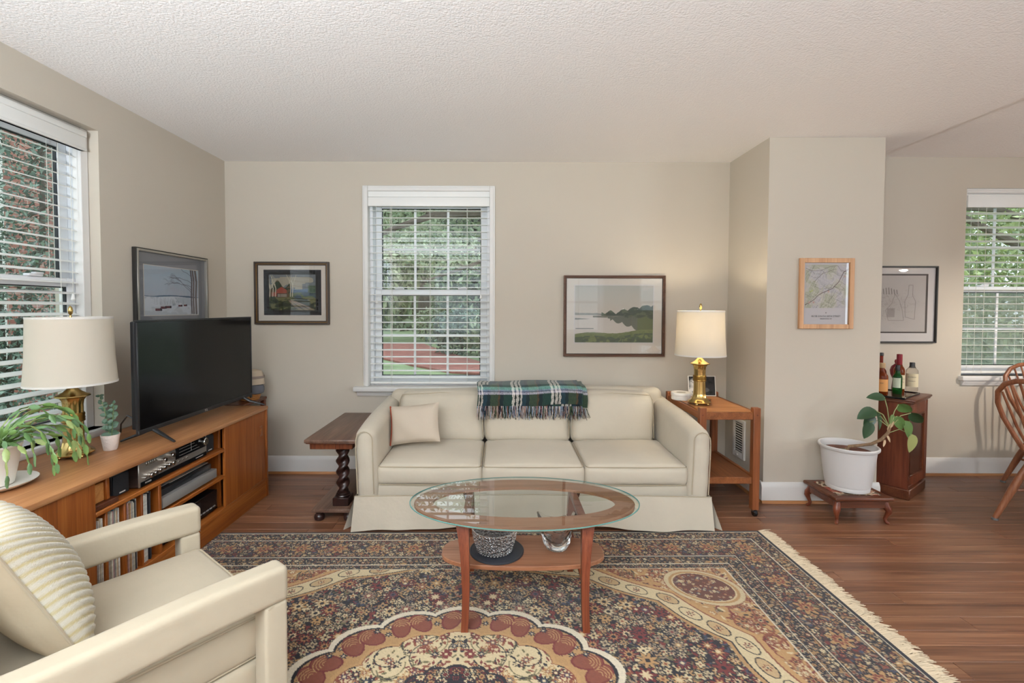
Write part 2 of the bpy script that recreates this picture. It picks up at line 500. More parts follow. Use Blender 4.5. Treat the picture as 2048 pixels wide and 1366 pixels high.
# ---------------------------------------------------------------- windows
def frame_ring(mb, u0, u1, z0, z1, n0, n1, l, r, b, t_, M, bev=.003):
    mb.rbox(u0, u0 + l, n0, n1, z0, z1, bev, 1, M); mb.rbox(u1 - r, u1, n0, n1, z0, z1, bev, 1, M)
    mb.rbox(u0 + l, u1 - r, n0, n1, z0, z0 + b, bev, 1, M); mb.rbox(u0 + l, u1 - r, n0, n1, z1 - t_, z1, bev, 1, M)
def sash_window(name, W, M, zmeet, casing=False, stool=None, grilles=True, screen=False, deep=0.0):
    u0, u1, z0, z1 = W
    root = bpy.data.objects.new(name, None); COL.objects.link(root); root['kind'] = 'structure'; OFF[root.name] = Vector((0, 0, 0))
    root.empty_display_size = .05
    j = MB(); frame_ring(j, u0, u1, z0, z1, .05 + deep, .20, .034, .034, .03, .03, M); j.build('jamb', M_vinyl, root)
    if casing:
        c = MB(); w = .030
        for (a, b, d0, d1) in ((w, .0, -.012, .06), (w - .012, -.0, -.018, -.008)):
            frame_ring(c, u0 - a, u1 + a, z0 - .0, z1 + a, d0, d1, a + b + .012, a + b + .012, .001, a + b + .012, M)
        c.build('casing', M_trim, root)
    if stool:
        s0, s1, pr = stool
        MB().rbox(s0, s1, -pr, .06 + deep, z0 - .036, z0, .006, 2, M).build('stool', M_trim, root)
        ap = [(-.004, -.075), (.0, -.078), (-.018, -.072), (-.024, -.055), (-.030, -.036), (.0, -.036)]
        MB().prism([(n_, z0 + z_) for n_, z_ in ((0, -.076), (-.014, -.074), (-.018, -.06), (-.026, -.05), (-.028, -.036), (0, -.036))], s0 + .02, s1 - .02, 'yz', M).build('apron', M_trim, root)
    gl, gr = u0 + .034, u1 - .034
    for (nm, a, b, n0, n1, st, bo, to) in (('upper_sash', zmeet - .025, z1 - .03, .135, .165, .050, .045, .085), ('lower_sash', z0 + .02, zmeet + .025, .098, .130, .054, .050, .045)):
        s = MB(); frame_ring(s, gl, gr, a, b, n0 + deep * .4, n1 + deep * .4, st, st, bo, to, M)
        so = s.build(nm, M_vinyl, root)
        n0 += deep * .4
        x0, x1, y0, y1 = gl + st, gr - st, a + bo, b - to
        g = MB(); frame_ring(g, x0 - .001, x1 + .001, y0 - .001, y1 + .001, n0 + .006, n0 + .022, .006, .006, .006, .006, M, .0005); g.build('gasket', M_gasket, so)
        if grilles:
            for k in (1, 2):
                xc = x0 + (x1 - x0) * k / 3
                MB().box(xc - .009, xc + .009, n0 + .011, n0 + .019, y0 + .006, y1 - .006, M).build('muntin', M_vinyl, so)
            zc = (y0 + y1) / 2
            MB().box(x0 + .006, x1 - .006, n0 + .0105, n0 + .0185, zc - .009, zc + .009, M).build('muntin', M_vinyl, so)
        MB().box(x0, x1, n0 + .013, n0 + .016, y0, y1, M).build('pane', M_pane, so)
        if nm == 'lower_sash':
            for k in (.22, .78):
                uc = lerp(gl, gr, k)
                MB().rbox(uc - .035, uc + .035, n0 - .012, n0 + .02, b, b + .012, .004, 2, M).rbox(uc - .012, uc + .03, n0 - .02, n0 + .004, b + .010, b + .020, .003, 2, M).build('sash_lock', M_vinyl, so)
            if screen:
                MB().box(x0, x1, n1 + .052, n1 + .053, y0, y1, M).build('insect_screen', M_screen, root)
    return root
t = NT('grey_insect_screen'); MATS['screen'] = t.m
t.n.remove(t.b); _a = t.new('ShaderNodeBsdfTransparent'); _c = t.new('ShaderNodeBsdfDiffuse'); _c.inputs['Color'].default_value = C4('#aab0b0')
_x = t.new('ShaderNodeMixShader'); _x.inputs[0].default_value = .42
t.link(_a.outputs[0], _x.inputs[1]); t.link(_c.outputs[0], _x.inputs[2]); t.link(_x.outputs[0], t.out.inputs['Surface'])
M_screen = t.m
sash_window('window_1', W1, M_BACK, 1.425, casing=True, stool=(-1.135, 0.03, .055))
sash_window('window_2', W2, M_LEFT, 1.425, casing=False, stool=(1.40, 2.53, .03), grilles=False, screen=False, deep=.012)
sash_window('window_3', W3, M_BACK, 1.46, casing=False, stool=(3.585, 4.69, .04), screen=True)
for k, (W, M) in enumerate((((-4.7, -3.1, .25, 2.25), M_FRONT), ((-2.3, -.8, .75, 2.25), M_FRONT), ((0, 1.5, .75, 2.25), M_FRONT), ((-1.9, -.5, .8, 2.2), M_LEFT), ((-.25, 1.25, .8, 2.2), M_RIGHT))):
    sash_window('window_%d' % (k + 4), W, M, 1.45, stool=(W[0] - .05, W[1] + .05, .03))  # unseen windows; the left, right and door-side ones house the added fill lamps

def blind(label, W, M, ztop, zslat0, zbot, headrail, valance, inset=.012, tilt=0.06, nc=.045, pitch=.0545, cords=(), side=0):
    u0, u1, z0, z1 = W; a, b = u0 + inset, u1 - inset
    root = thing('venetian_blind', label, 'window blind', tuple(M @ Vector(((a + b) / 2, nc, zbot))), None)
    if headrail: MB().rbox(a - .002, b + .002, nc - .045, nc + .02, headrail[0], headrail[1], .003, 1, M).build('headrail', M_blind, root)
    v0, v1, proud = valance
    vm = MB().rbox(a - side, b + side, nc - .05 - proud, nc - .035, v0, v1, .004, 2, M)
    if proud > .01: vm.rbox(a - side, b + side, nc - .058 - proud, nc - .035, v1 - .03, v1, .006, 2, M).rbox(a - side, b + side, nc - .056 - proud, nc - .035, v0, v0 + .014, .005, 2, M)
    vm.build('valance', M_blind, root)
    # one slat, gently crowned, shared by all
    def prof(s): return (s * .0255, .0028 * (1 - s * s))
    mb = MB(); k = 6; top = [prof(-1 + 2 * i / k) for i in range(k + 1)]
    poly = [(p, q) for p, q in top] + [(p, q - .0026) for p, q in top[::-1]]
    mb.prism(poly, a + .004, b - .004, 'yz'); me = mb.mesh('slat', sharp=50); me.materials.append(M_blind)
    z = zslat0; last = z
    while z > zbot + .03:
        inst('slat', me, root, M @ T(0, nc, z) @ R(tilt, 'X')); last = z; z -= pitch
    MB().rbox(a + .004, b - .004, nc - .026, nc + .026, zbot, zbot + .016, .004, 2, M).build('bottom_rail', M_blind, root)
    for c in cords:
        for dn in (-.028, .028):
            MB().tube([M @ Vector((c, nc + dn, zslat0 + .06)), M @ Vector((c, nc + dn, zbot + .01))], .0013, 5).build('ladder_cord', M_cord, root)
    return root
b1 = blind('white slatted venetian blind in the window above the sofa', W1, M_BACK, 2.2, 2.062, .705, (2.160, 2.212), (2.088, 2.158, 0.002), cords=(-.857, -.55, -.259))
def pull_cord(root, M, u, n, z0, z1, knob=True):
    MB().tube([M @ Vector((u, n, z0)), M @ Vector((u + .004, n, (z0 + z1) / 2)), M @ Vector((u, n, z1))], .0014, 5).build('pull_cord', M_cord, root)
    if knob:
        MB().lathe([(.002, .03), (.006, .024), (.008, .008), (.011, 0), (.006, -.006), (0, -.007)], tuple(M @ Vector((u, n, z1 - .02))), 10).build('cord_tassel', M_blind, root)
pull_cord(b1, M_BACK, -.96, -.004, 2.09, 1.36); pull_cord(b1, M_BACK, -.845, -.004, 2.09, .69, False); pull_cord(b1, M_BACK, -.150, -.004, 2.09, 1.40)
b2 = blind('white slatted venetian blind in the window behind the cactus', W2, M_LEFT, 2.2, 2.085, .675, (2.15, 2.21), (2.115, 2.215, 0.012), inset=.05, nc=.10, tilt=.26, cords=(1.55, 1.97, 2.36), side=.02)
pull_cord(b2, M_LEFT, 2.40, .05, 2.11, 1.36)
c = MB(); frame_ring(c, W2[0] + .002, W2[1] - .002, W2[2], W2[3] - .002, .055, .10, .045, .045, .001, .03, M_LEFT); c.build('casing', M_trim, bpy.data.objects['window_2'])
b3 = blind('white slatted venetian blind in the dining window', W3, M_BACK, 2.2, 2.055, .80, (2.14, 2.20), (2.09, 2.185, 0.004), inset=.004, tilt=-.12, cords=(3.72, 4.10, 4.5))
pull_cord(b3, M_BACK, 3.76, -.004, 2.09, .80, False)
MB().rbox(W3[0], W3[1], -.0, .04, 2.19, 2.239, .004, 1, M_BACK).rbox(W3[0], W3[1], -.006, .03, 2.205, 2.225, .004, 1, M_BACK).build('casing', M_trim, bpy.data.objects['window_3'])

# ---------------------------------------------------------------- outdoors, seen through the blinds
ZG = -0.6
M_lawn = mat('mown_lawn', '#8a9c74', 0.95, var=.25, vscale=1.5, bump=.3, bscale=30)
M_mulch = mat('red_bark_mulch', '#99635a', 0.95, var=.25, vscale=4, bump=.4, bscale=20)
M_bark = mat('grey_brown_bark', '#5b5148', 0.95, var=.25, vscale=8, bump=.5, bscale=25)
M_leaf_out = painted('outdoor_leaves', 0.7)
tag(MB().box(-60, 60, D + .3, 80, ZG - .1, ZG).box(-60, XL - .3, -20, D + .3, ZG - .1, ZG).solo('lawn', M_lawn, 'mown green lawn outside the windows', 'lawn', (0, 20, ZG)), kind='structure')
tag(MB().prism([(-6.4, 25), (-4.4, 25.5), (-1.9, 19), (-.3, 15.4), (1.6, 14.6), (1.6, 12.6), (-1.4, 13.6), (-2.8, 15.2), (-4.4, 17.4), (-7.5, 19.5)], ZG + .005, ZG + .06).solo('mulch_bed', M_mulch, 'red bark mulch bed curving across the lawn', 'flower bed', (-3, 19, ZG)), kind='structure')
def leaves(mb, blobs, n, size, cols, rng, droop=0.0):
    tot = sum(b[3] * b[4] * b[5] for b in blobs) or 1
    for (cx, cy, cz, rx, ry, rz) in blobs:
        for _ in range(max(4, int(n * rx * ry * rz / tot))):
            while True:
                p = Vector((rng.uniform(-1, 1), rng.uniform(-1, 1), rng.uniform(-1, 1)))
                if .25 < p.length < 1: break
            c = Vector((cx + p.x * rx, cy + p.y * ry, cz + p.z * rz))
            d = Vector((rng.gauss(0, 1), rng.gauss(0, 1), rng.gauss(0, 1) - droop)).normalized()
            e = d.orthogonal().normalized(); e = Matrix.Rotation(rng.uniform(0, 6.28), 3, d) @ e
            s = size * rng.uniform(.6, 1.4)
            k = rng.choice(cols); br = rng.uniform(.75, 1.25)
            mb.col = tuple(min(1, q * br) for q in k)
            mb.add([c - d * s, c + e * s * .38, c + d * s, c - e * s * .38], [(0, 1, 2, 3)])
GREENS = {'willow': [C('#8b9a72'), C('#9fab84'), C('#737f5f'), C('#b2b99a')], 'oak': [C('#75866a'), C('#8a9a7c'), C('#606f5a'), C('#a3b092')],
          'pale': [C('#a7b595'), C('#bcc7ab'), C('#8d9e82')], 'dark': [C('#5b6b61'), C('#76877c'), C('#4b5a52'), C('#8fa295')], 'lime': [C('#9fae72'), C('#87986a'), C('#b4bf90')]}
def tree(name, label, x, y, h, tr, blobs, n, size, pal, seed, limbs=(), group=None, droop=0.0, cat='tree'):
    rg = random.Random(seed)
    root = thing(name, label, cat, (x, y, ZG), None, group)
    mb = MB(); leaves(mb, blobs, n, size, GREENS[pal], rg, droop); mb.build('foliage', M_leaf_out, root, colors=True)['kind'] = 'stuff'
    if tr: MB().tube([(x, y, ZG - .1), (x + .05, y, ZG + h * .3), (x - .05, y + .1, ZG + h * .62), (x, y, ZG + h)], [tr * 1.25, tr, tr * .8, tr * .35], 10).build('trunk', M_bark, root)
    for (pts, r0, r1) in limbs:
        MB().tube(pts, [lerp(r0, r1, i / (len(pts) - 1)) for i in range(len(pts))], 8).build('limb', M_bark, root)
    return root
tree('spreading_tree', 'spreading tree with long grey limbs outside the sofa window', 2.6, 14.5, 7, .35,
     [(-2.2, 14.6, 4.9, 3.2, 1.2, 1.0), (-1.0, 15.0, 3.2, 2.2, 1.0, .9), (1.5, 15, 5.5, 3, 1.5, 1.6), (-3.4, 15.2, 3.6, 1.8, 1.0, .9)], 7500, .10, 'pale', 11,
     [([(2.6, 14.5, 3.6), (.8, 14.2, 4.25), (-.7, 14, 4.12), (-2.0, 14, 4.05), (-3.0, 14, 3.72), (-4.3, 14, 3.2)], .17, .06),
      ([(1.4, 14.3, 4.1), (.2, 14, 4.5), (-1.0, 14, 4.36), (-2.1, 14, 4.5)], .12, .05), ([(2.4, 14.5, 2.2), (.8, 14.1, 2.75), (-.6, 14, 2.68), (-1.5, 14, 2.35), (-2.3, 14, 2.1)], .08, .03),
      ([(1.0, 14.2, 2.2), (-.3, 14, 2.3), (-1.2, 14, 2.6)], .05, .02), ([(-2.0, 14, 4.05), (-2.7, 14, 4.4), (-3.5, 14.0, 4.5)], .05, .02)], 'trees outdoors')
tree('weeping_willow', 'drooping willow far across the lawn', -8.6, 27, 9, .4, [(-8.2, 26.5, 5.0, 4.2, 1.8, 5.2)], 8000, .26, 'willow', 5, droop=2.6, group='trees outdoors')
tree('lawn_tree', 'dark-trunked tree standing on the far lawn', -4.9, 30, 10, .34, [(-4.2, 31.5, 6.4, 4.6, 2, 4.6), (-1.5, 31, 3.0, 3.5, 2, 4.0)], 9000, .26, 'oak', 6, group='trees outdoors')
tree('evergreen_tree', 'dense blue-green tree beyond the mulch bed', -1.2, 24, 9, .3, [(-1.0, 24, 4.0, 3.0, 1.6, 4.4)], 7000, .20, 'oak', 8, group='trees outdoors')
for k, (x, y, r, pal, lab) in enumerate(((-3.6, 27.2, 1.2, 'pale', 'pale leafy shrub behind the mulch bed'), (-1.6, 19.2, 1.15, 'dark', 'dark leafy shrub on the mulch bed'), (.2, 17.0, 1.2, 'oak', 'mid green rounded shrub on the mulch bed'))):
    tree('shrub', lab, x, y, 1, .06, [(x, y, ZG + r * .8, r * 1.3, r, r * .9)], 1500, .12, pal, 30 + k, cat='shrub')
tree('hedge_tree', 'tall hazy tree row beyond the willow', -14, 40, 12, .4, [(-14, 40, 3.5, 9, 2, 9.5), (2, 42, 3.5, 9, 2, 9.5)], 9000, .75, 'pale', 12, group='trees outdoors')
tree('woodland_edge', 'dense dark woodland edge closing the far lawn', -8, 48, 12, .4, [(-8, 48, 2.5, 22, 2, 7.5)], 9000, 1.0, 'oak', 13, group='trees outdoors')
tree('dining_tree', 'leafy tree with a leaning grey limb outside the dining window', 16.5, 12.2, 7, .3,
     [(14.8, 13, 4.1, 3.2, 1.2, 2.2), (12.6, 13.2, 2.3, 2.0, 1.0, 1.5), (17.5, 13.2, 2.4, 2.2, 1.2, 1.6), (14, 13.6, .7, 3.5, 1, 1.1)], 9000, .10, 'lime', 15,
     [([(16.4, 12.2, 1.6), (14.8, 12.3, 2.5), (13.4, 12.4, 3.1), (12.2, 12.4, 3.7), (11, 12.4, 3.9)], .16, .05), ([(14.8, 12.3, 3.2), (13, 12.3, 3.9), (11.5, 12.3, 3.95)], .11, .04)], 'trees outdoors')
tree('dining_hedge', 'hazy green tree behind the dining tree', 22, 19, 8, .3, [(21, 19, 3.2, 8, 2, 4.4)], 8000, .18, 'pale', 16, group='trees outdoors')
# neighbouring brick house seen through the left window
M_brick = None
t = NT('weathered_red_brick'); MATS['brick'] = t.m
_g = t.new('ShaderNodeNewGeometry'); _sp = t.new('ShaderNodeSeparateXYZ'); t.link(_g.outputs['Position'], _sp.inputs[0])
_cb = t.new('ShaderNodeCombineXYZ'); t.link(_sp.outputs['Y'], _cb.inputs[0]); t.link(_sp.outputs['Z'], _cb.inputs[1])
_bt = t.new('ShaderNodeTexBrick'); t.link(_cb.outputs[0], _bt.inputs['Vector'])
_bt.inputs['Scale'].default_value = 1.0; _bt.inputs['Brick Width'].default_value = .215; _bt.inputs['Row Height'].default_value = .075; _bt.inputs['Mortar Size'].default_value = .006
_bt.inputs['Color1'].default_value = C4('#a56f64'); _bt.inputs['Color2'].default_value = C4('#8d5a52'); _bt.inputs['Mortar'].default_value = C4('#b3a399')
t.link(_bt.outputs['Color'], t.b.inputs['Base Color']); t.b.inputs['Roughness'].default_value = .9
hs = thing('brick_house', 'neighbouring red brick house beyond the left window', 'building', (-7.2, 8, ZG), None)
MB().box(-9, -7.2, 3.5, 14, ZG, 6).build('wall', t.m, hs)
for (ya, yb, za, zb) in ((6.62, 6.80, -.5, 5.5), (5.2, 6.2, .7, 2.3)):
    w = MB(); w.rbox(-7.2, -7.13, ya, yb, za, zb, .01, 1); w.build('white_board', M_trim, hs)
MB().rbox(-7.16, -7.12, 5.28, 6.12, .78, 2.22, .01, 1).build('window', mat('dark_house_window', '#5b6670', .15), hs)
rg = random.Random(4)
lb = [([(-5.3, 4.9, ZG), (-5.2, 5.0, .8), (-5.0, 5.15, 2.0), (-5.2, 5.4, 3.4)], .05, .015)]
for k in range(7):
    z = .6 + k * .42; a = rg.uniform(-1, 1)
    lb.append(([(-5.1, 5.1, z), (-5.0 + .2 * a, 5.1 + .35 * a, z + .25), (-4.9 + .3 * a, 5.1 + .75 * a, z + .35 + .2 * rg.random())], .02, .006))
tree('holly_tree', 'dark tangled holly against the brick house', -5.3, 4.9, 3.8, .06, [(-5.0, 5.2, 2.3, .55, 1.3, 1.6), (-4.7, 5.0, .5, .5, 1.1, .7)], 14000, .030, 'dark', 21, lb)

# ================================================================== MATERIALS FOR THE FURNITURE
M_teak = wood('teak_veneer', '#7a3f19', '#96531f', '#ad6a30', 'Y', 0.38, across=16, along=.8, spec=.35)
M_teakz = wood('teak_veneer_upright', '#74390f', '#914d1b', '#a8642b', 'Z', 0.4, across=22, along=1.0, spec=.35)
M_teaktop = wood('worn_teak_top', '#8a5a36', '#a06d45', '#b58257', 'Y', 0.38, across=9, along=.6, spec=.4)
M_cart = wood('cart_teak', '#683a1c', '#804a28', '#945d37', 'Y', 0.4, across=16, along=1.0)
M_cartz = wood('cart_teak_upright', '#683a1c', '#7c4526', '#8e5633', 'Z', 0.4, across=26, along=1.4)
M_ctable = wood('walnut_table_leg', '#592a18', '#6f3722', '#82482e', 'Z', 0.35, across=24, along=1.4)
M_cshelf = wood('walnut_table_shelf', '#7f5138', '#966549', '#aa7b60', 'X', 0.33, across=14, along=1.0)
M_walnut = wood('old_walnut_top', '#4c372c', '#644a3c', '#7a5f4f', 'Y', 0.38, across=14, along=1.0)
M_walnutd = wood('dark_turned_oak', '#1d1110', '#2c1a17', '#3d2620', 'Z', 0.3, across=20, along=2.0)
M_rosew = wood('striped_apron_veneer', '#3a1c10', '#5d2f1b', '#7c4428', 'Z', 0.35, across=60, along=2.0)
M_mahog = wood('mahogany', '#4a2113', '#64301d', '#7a4029', 'Z', 0.36, across=14, along=1.2)
M_mahogx = wood('mahogany_rail', '#41200f', '#5a2f1c', '#6e4029', 'X', 0.36, across=14, along=1.2)
M_chair = wood('windsor_chair_wood', '#6d3f28', '#865237', '#9d6a4b', 'Z', 0.36, across=20, along=2.0)
M_fab = mat('cream_sofa_slipcover', '#bfb5a4', 0.92, bump=.22, bscale=18, var=.035, vscale=5, spec=.15, sheen=.15)
M_fabw = mat('cream_armchair_cover', '#b3a792', 0.9, bump=.12, bscale=30, var=.06, vscale=4, spec=.2, sheen=.1)
M_pipe = mat('cream_piping', '#a99c86', 0.9)
M_pill = mat('cream_pillow_cover', '#bfb1a0', 0.95, bump=.10, bscale=22, var=.03, spec=.1)
M_red = mat('rust_red_piping', '#8e3a24', 0.9)
M_brass = mat('polished_brass', '#c3a76c', 0.2, metal=1.0, bump=.03, bscale=40)
M_brassd = mat('aged_brass', '#8b6a35', 0.35, metal=1.0)
M_shade = translucent('linen_lampshade', '#ddd5c6', 0.24)
M_blackp = mat('black_plastic', '#17181b', 0.42)
M_blackg = mat('black_gloss_plastic', '#0f1013', 0.12)
M_screenb = mat('dark_tv_screen', '#060709', 0.15, spec=.22)
M_speaker = mat('charcoal_speaker_grille', '#1b1c21', 0.8, bump=.2, bscale=500)
M_silver = mat('brushed_aluminium', '#b9b3ab', 0.34, metal=.85)
M_chrome = mat('bright_knob_metal', '#d8d4cf', 0.2, metal=1.0)
M_greyp = mat('grey_deck_plastic', '#8c8986', 0.45, metal=.2)
M_whitec = mat('white_glazed_ceramic', '#e7e2da', 0.28, spec=.5)
M_whitep = mat('white_plastic_pot', '#cfcdcc', 0.4, spec=.45)
M_soil = mat('brown_potting_soil', '#4b3024', 0.95, bump=.8, bscale=90, var=.3, vscale=30)
M_white = mat('white_card', '#d9d5cf', 0.8)
M_black = mat('black_card', '#141416', 0.7)
M_wglass = thin_glass('picture_glass', (0.97, 0.97, 0.97), 1.42)
M_print = painted('flat_print', 0.85)
M_txt = mat('grey_ink', '#4d4a4a', 0.8)
M_txtw = mat('silver_ink', '#c9c6c2', 0.5)

# ================================================================== TEAK MEDIA CONSOLE ALONG THE LEFT WALL
CX0, CX1, CY0, CY1, CZ = -2.105, -1.605, 0.75, 3.225, 0.625
con = thing('media_console', 'long low teak media console under the television', 'cabinet', (-1.85, 2.0, 0))
MB().rbox(CX0, CX1 + .004, CY0, CY1, CZ - .024, CZ, .004, 2).build('top', M_teaktop, con)
MB().rbox(CX0, CX1, CY1 - .022, CY1, 0, CZ - .024, .003, 1).build('end_panel', M_teakz, con)
MB().rbox(CX0, CX1, CY0, CY0 + .022, 0, CZ - .024, .003, 1).build('end_panel', M_teakz, con)
MB().box(CX0, CX0 + .010, CY0 + .022, CY1 - .022, .1, CZ - .024).build('back_panel', M_teakz, con)
MB().rbox(CX0 + .02, CX1 - .004, CY0 + .022, CY1 - .022, .108, .128, .003, 1).build('bottom_shelf', M_teak, con)
MB().rbox(CX1 - .030, CX1 - .006, CY0 + .022, CY1 - .022, 0, .108, .002, 1).build('plinth', M_teak, con)
MB().rbox(CX1 - .016, CX1 - .002, CY0 + .022, CY1 - .022, .108, .130, .002, 1).build('door_track', M_teak, con)
YA, YB, YD = 1.85, 2.728, 2.205                         # open bay between the two sliding doors, and its main divider
for yy in (YA - .02, YB - .002):
    MB().rbox(CX0 + .012, CX1 - .040, yy, yy + .02, .128, CZ - .024, .002, 1).build('divider', M_teakz, con)
MB().rbox(CX0 + .012, CX1 - .008, YD - .009, YD + .009, .128, .458, .002, 1).build('divider', M_teakz, con)
MB().rbox(CX0 + .012, CX1 - .006, YA, YB, .458, .478, .003, 1).build('shelf', M_teak, con)
MB().rbox(CX0 + .012, CX1 - .008, YD + .009, YB, .300, .320, .003, 1).build('shelf', M_teak, con)
for yy in (1.907, 2.003, 2.099):
    MB().rbox(CX0 + .012, CX1 - .012, yy - .006, yy + .006, .128, .458, .002, 1).build('divider', M_teakz, con)
def door(y0, y1, pull_y):
    d = MB().rbox(CX1 - .022, CX1 - .006, y0, y1, .130, CZ - .026, .002, 1).build('door', M_teakz, con)
    MB().rbox(CX1 - .010, CX1 - .0035, pull_y - .022, pull_y + .022, .435, .505, .004, 2).build('pull', M_cartz, d)
    MB().rbox(CX1 - .0052, CX1 - .0025, pull_y - .014, pull_y + .014, .445, .495, .003, 2).build('pull_recess', M_teak, d)
door(2.728, CY1 - .024, 3.14); door(CY0 + .024, 1.85, .84)

# ---- things standing in the console
Z1, Z2, Z0 = .478, .320, .128
def speaker(y0, y1, x1, lab, rz):
    s = thing('bookshelf_speaker', lab, 'speaker', ((-1.95 + x1) / 2 + .13, (y0 + y1) / 2, Z1))
    MB().rbox(x1 - .13, x1, y0, y1, Z1, Z1 + .098, .006, 2).build('cabinet', M_blackp, s)
    MB().rbox(x1 - .002, x1 + .006, y0 + .004, y1 - .004, Z1 + .004, Z1 + .094, .005, 2).build('grille', M_speaker, s)
    MB().box(x1 + .006, x1 + .0068, (y0 + y1) / 2 - .012, (y0 + y1) / 2 + .02, Z1 + .012, Z1 + .017).build('badge', M_txtw, s)
speaker(1.985, 2.080, -1.662, 'small black speaker left of the silver receiver', 0)
speaker(2.600, 2.690, -1.655, 'small black speaker right of the silver receiver', 0)
rc = thing('stereo_receiver', 'silver stereo receiver with round knobs and a black tuner dial', 'receiver', (-1.75, 2.33, Z1))
ry0, ry1, rx = 2.095, 2.585, -1.628
MB().rbox(-1.94, rx - .006, ry0 + .004, ry1 - .004, Z1 + .004, .598, .003, 1).build('case', wood('receiver_wood_case', '#2c201b', '#3a2b25', '#4a3830', 'Y', .4), rc)
MB().rbox(rx - .006, rx, ry0, ry1, Z1 + .004, .600, .002, 1).build('faceplate', M_silver, rc)
MB().rbox(rx - .001, rx + .0015, ry0 + .008, ry1 - .004, Z1 + .006, Z1 + .028, .001, 1).build('lower_strip', M_blackg, rc)
dial = MB().rbox(rx - .001, rx + .002, 2.335, ry1 - .012, .535, .597, .001, 1).build('tuner_dial', M_blackg, rc)
MB().box(rx + .002, rx + .0026, 2.452, 2.4535, .55, .595).build('needle', M_txtw, dial)
for k in range(3): MB().box(rx + .002, rx + .0024, 2.36, 2.52 - .02 * k, .548 + .016 * k, .5488 + .016 * k).build('scale_line', M_txtw, dial)
KX = Matrix(((0, 0, 1, 0), (1, 0, 0, 0), (0, 1, 0, 0), (0, 0, 0, 1)))            # lathe axis -> +X
def knob(y, z, r, l):
    MB().lathe([(r * .95, 0), (r, l * .3), (r, l * .85), (r * .85, l), (0, l)], n=16, M=T(rx, y, z) @ KX).build('knob', M_chrome, rc)
for (yk, zk, rk, lk) in ((2.128, .520, .0055, .010), (2.155, .525, .012, .022), (2.182, .525, .011, .02), (2.215, .528, .010, .018), (2.245, .530, .010, .018), (2.275, .532, .010, .018), (2.305, .532, .011, .018), (2.245, .566, .011, .02), (2.300, .572, .012, .02), (2.555, .566, .021, .02)):
    knob(yk, zk, rk, lk)
for k in range(6): MB().rbox(rx, rx + .006, 2.135 + .013 * k, 2.140 + .013 * k, .572, .590, .001, 1).build('switch', M_chrome, rc)
for k in range(3): MB().rbox(rx, rx + .004, 2.352 + .03 * k, 2.366 + .03 * k, .520, .525, .001, 1).build('button', M_chrome, rc)
text_mesh('lettering', 'PIONEER', .010, M_txtw, rc, Matrix(((0, 0, 1, rx + .0016), (1, 0, 0, 2.150), (0, 1, 0, Z1 + .017), (0, 0, 0, 1))))
MB().box(rx + .0015, rx + .002, 2.49, 2.55, Z1 + .015, Z1 + .018).build('lettering', M_txtw, rc)
# little wooden box at the left end of the shelf
bx = thing('wooden_box', 'small two-tone wooden box at the end of the console shelf', 'box', (-1.66, 1.895, Z1))
MB().rbox(-1.76, -1.640, 1.853, 1.925, Z1 + .022, Z1 + .10, .003, 1).build('body', wood('pale_box_wood', '#a86a33', '#bd7f43', '#cf9556', 'X', .45), bx)
MB().rbox(-1.76, -1.632, 1.925, 1.945, Z1 + .022, Z1 + .115, .003, 1).build('end', M_teakz, bx)
MB().rbox(-1.76, -1.618, 1.853, 1.972, Z1, Z1 + .022, .003, 1).build('base', M_mahogx, bx)
# turntable with a sleeve and papers on top
tt = thing('turntable', 'grey low turntable on the middle console shelf', 'turntable', (-1.80, 2.445, Z2))
MB().rbox(-2.02, -1.618, 2.228, 2.660, Z2 + .012, Z2 + .062, .004, 2).build('plinth', M_greyp, tt)
MB().rbox(-2.00, -1.640, 2.245, 2.645, Z2 + .062, Z2 + .095, .004, 2).build('dust_cover', mat('smoked_dust_cover', '#2a2b2e', .15), tt)
for (fx, fy) in ((-1.97, 2.26), (-1.97, 2.63), (-1.66, 2.26), (-1.66, 2.63)): MB().lathe([(.016, 0), (.018, .006), (.014, .012)], (fx, fy, Z2), 10).build('foot', M_blackp, tt)
MB().box(-1.98, -1.67, 2.235, 2.545, Z2 + .0955, Z2 + .099).solo('record_sleeve', mat('grey_printed_sleeve', '#8d8a88', .6, var=.4, vscale=14), 'grey printed record sleeve lying flat on the turntable', 'record', (-1.82, 2.39, Z2 + .0955))
MB().rbox(-1.96, -1.655, 2.33, 2.64, Z2 + .0995, Z2 + .1025, .001, 1, T(0, 0, 0)).solo('magazine', mat('pale_magazine_cover', '#b7aea4', .5, var=.3, vscale=9), 'pale magazine on top of the flat record sleeve', 'magazine', (-1.8, 2.48, Z2 + .0995))
dk = thing('cassette_deck', 'black cassette deck on the bottom of the console', 'cassette deck', (-1.8, 2.5, Z0))
MB().rbox(-1.95, -1.645, 2.265, 2.695, Z0 + .010, Z0 + .120, .003, 1).build('case', M_blackp, dk)
MB().rbox(-1.646, -1.640, 2.265, 2.695, Z0 + .010, Z0 + .120, .002, 1).build('faceplate', M_blackg, dk)
for k in range(6): MB().rbox(-1.641, -1.637, 2.50 + .03 * k, 2.522 + .03 * k, Z0 + .03, Z0 + .038, .001, 1).build('button', M_greyp, dk)
for k in range(2): MB().rbox(-1.641, -1.638, 2.30 + .13 * k, 2.41 + .13 * k, Z0 + .06, Z0 + .105, .002, 1).build('tape_door', mat('dark_tape_window', '#26282d', .2), dk)
for (fx, fy) in ((-1.9, 2.29), (-1.9, 2.67), (-1.67, 2.29), (-1.67, 2.67)): MB().lathe([(.014, 0), (.016, .005), (.012, .010)], (fx, fy, Z0), 10).build('foot', M_blackp, dk)
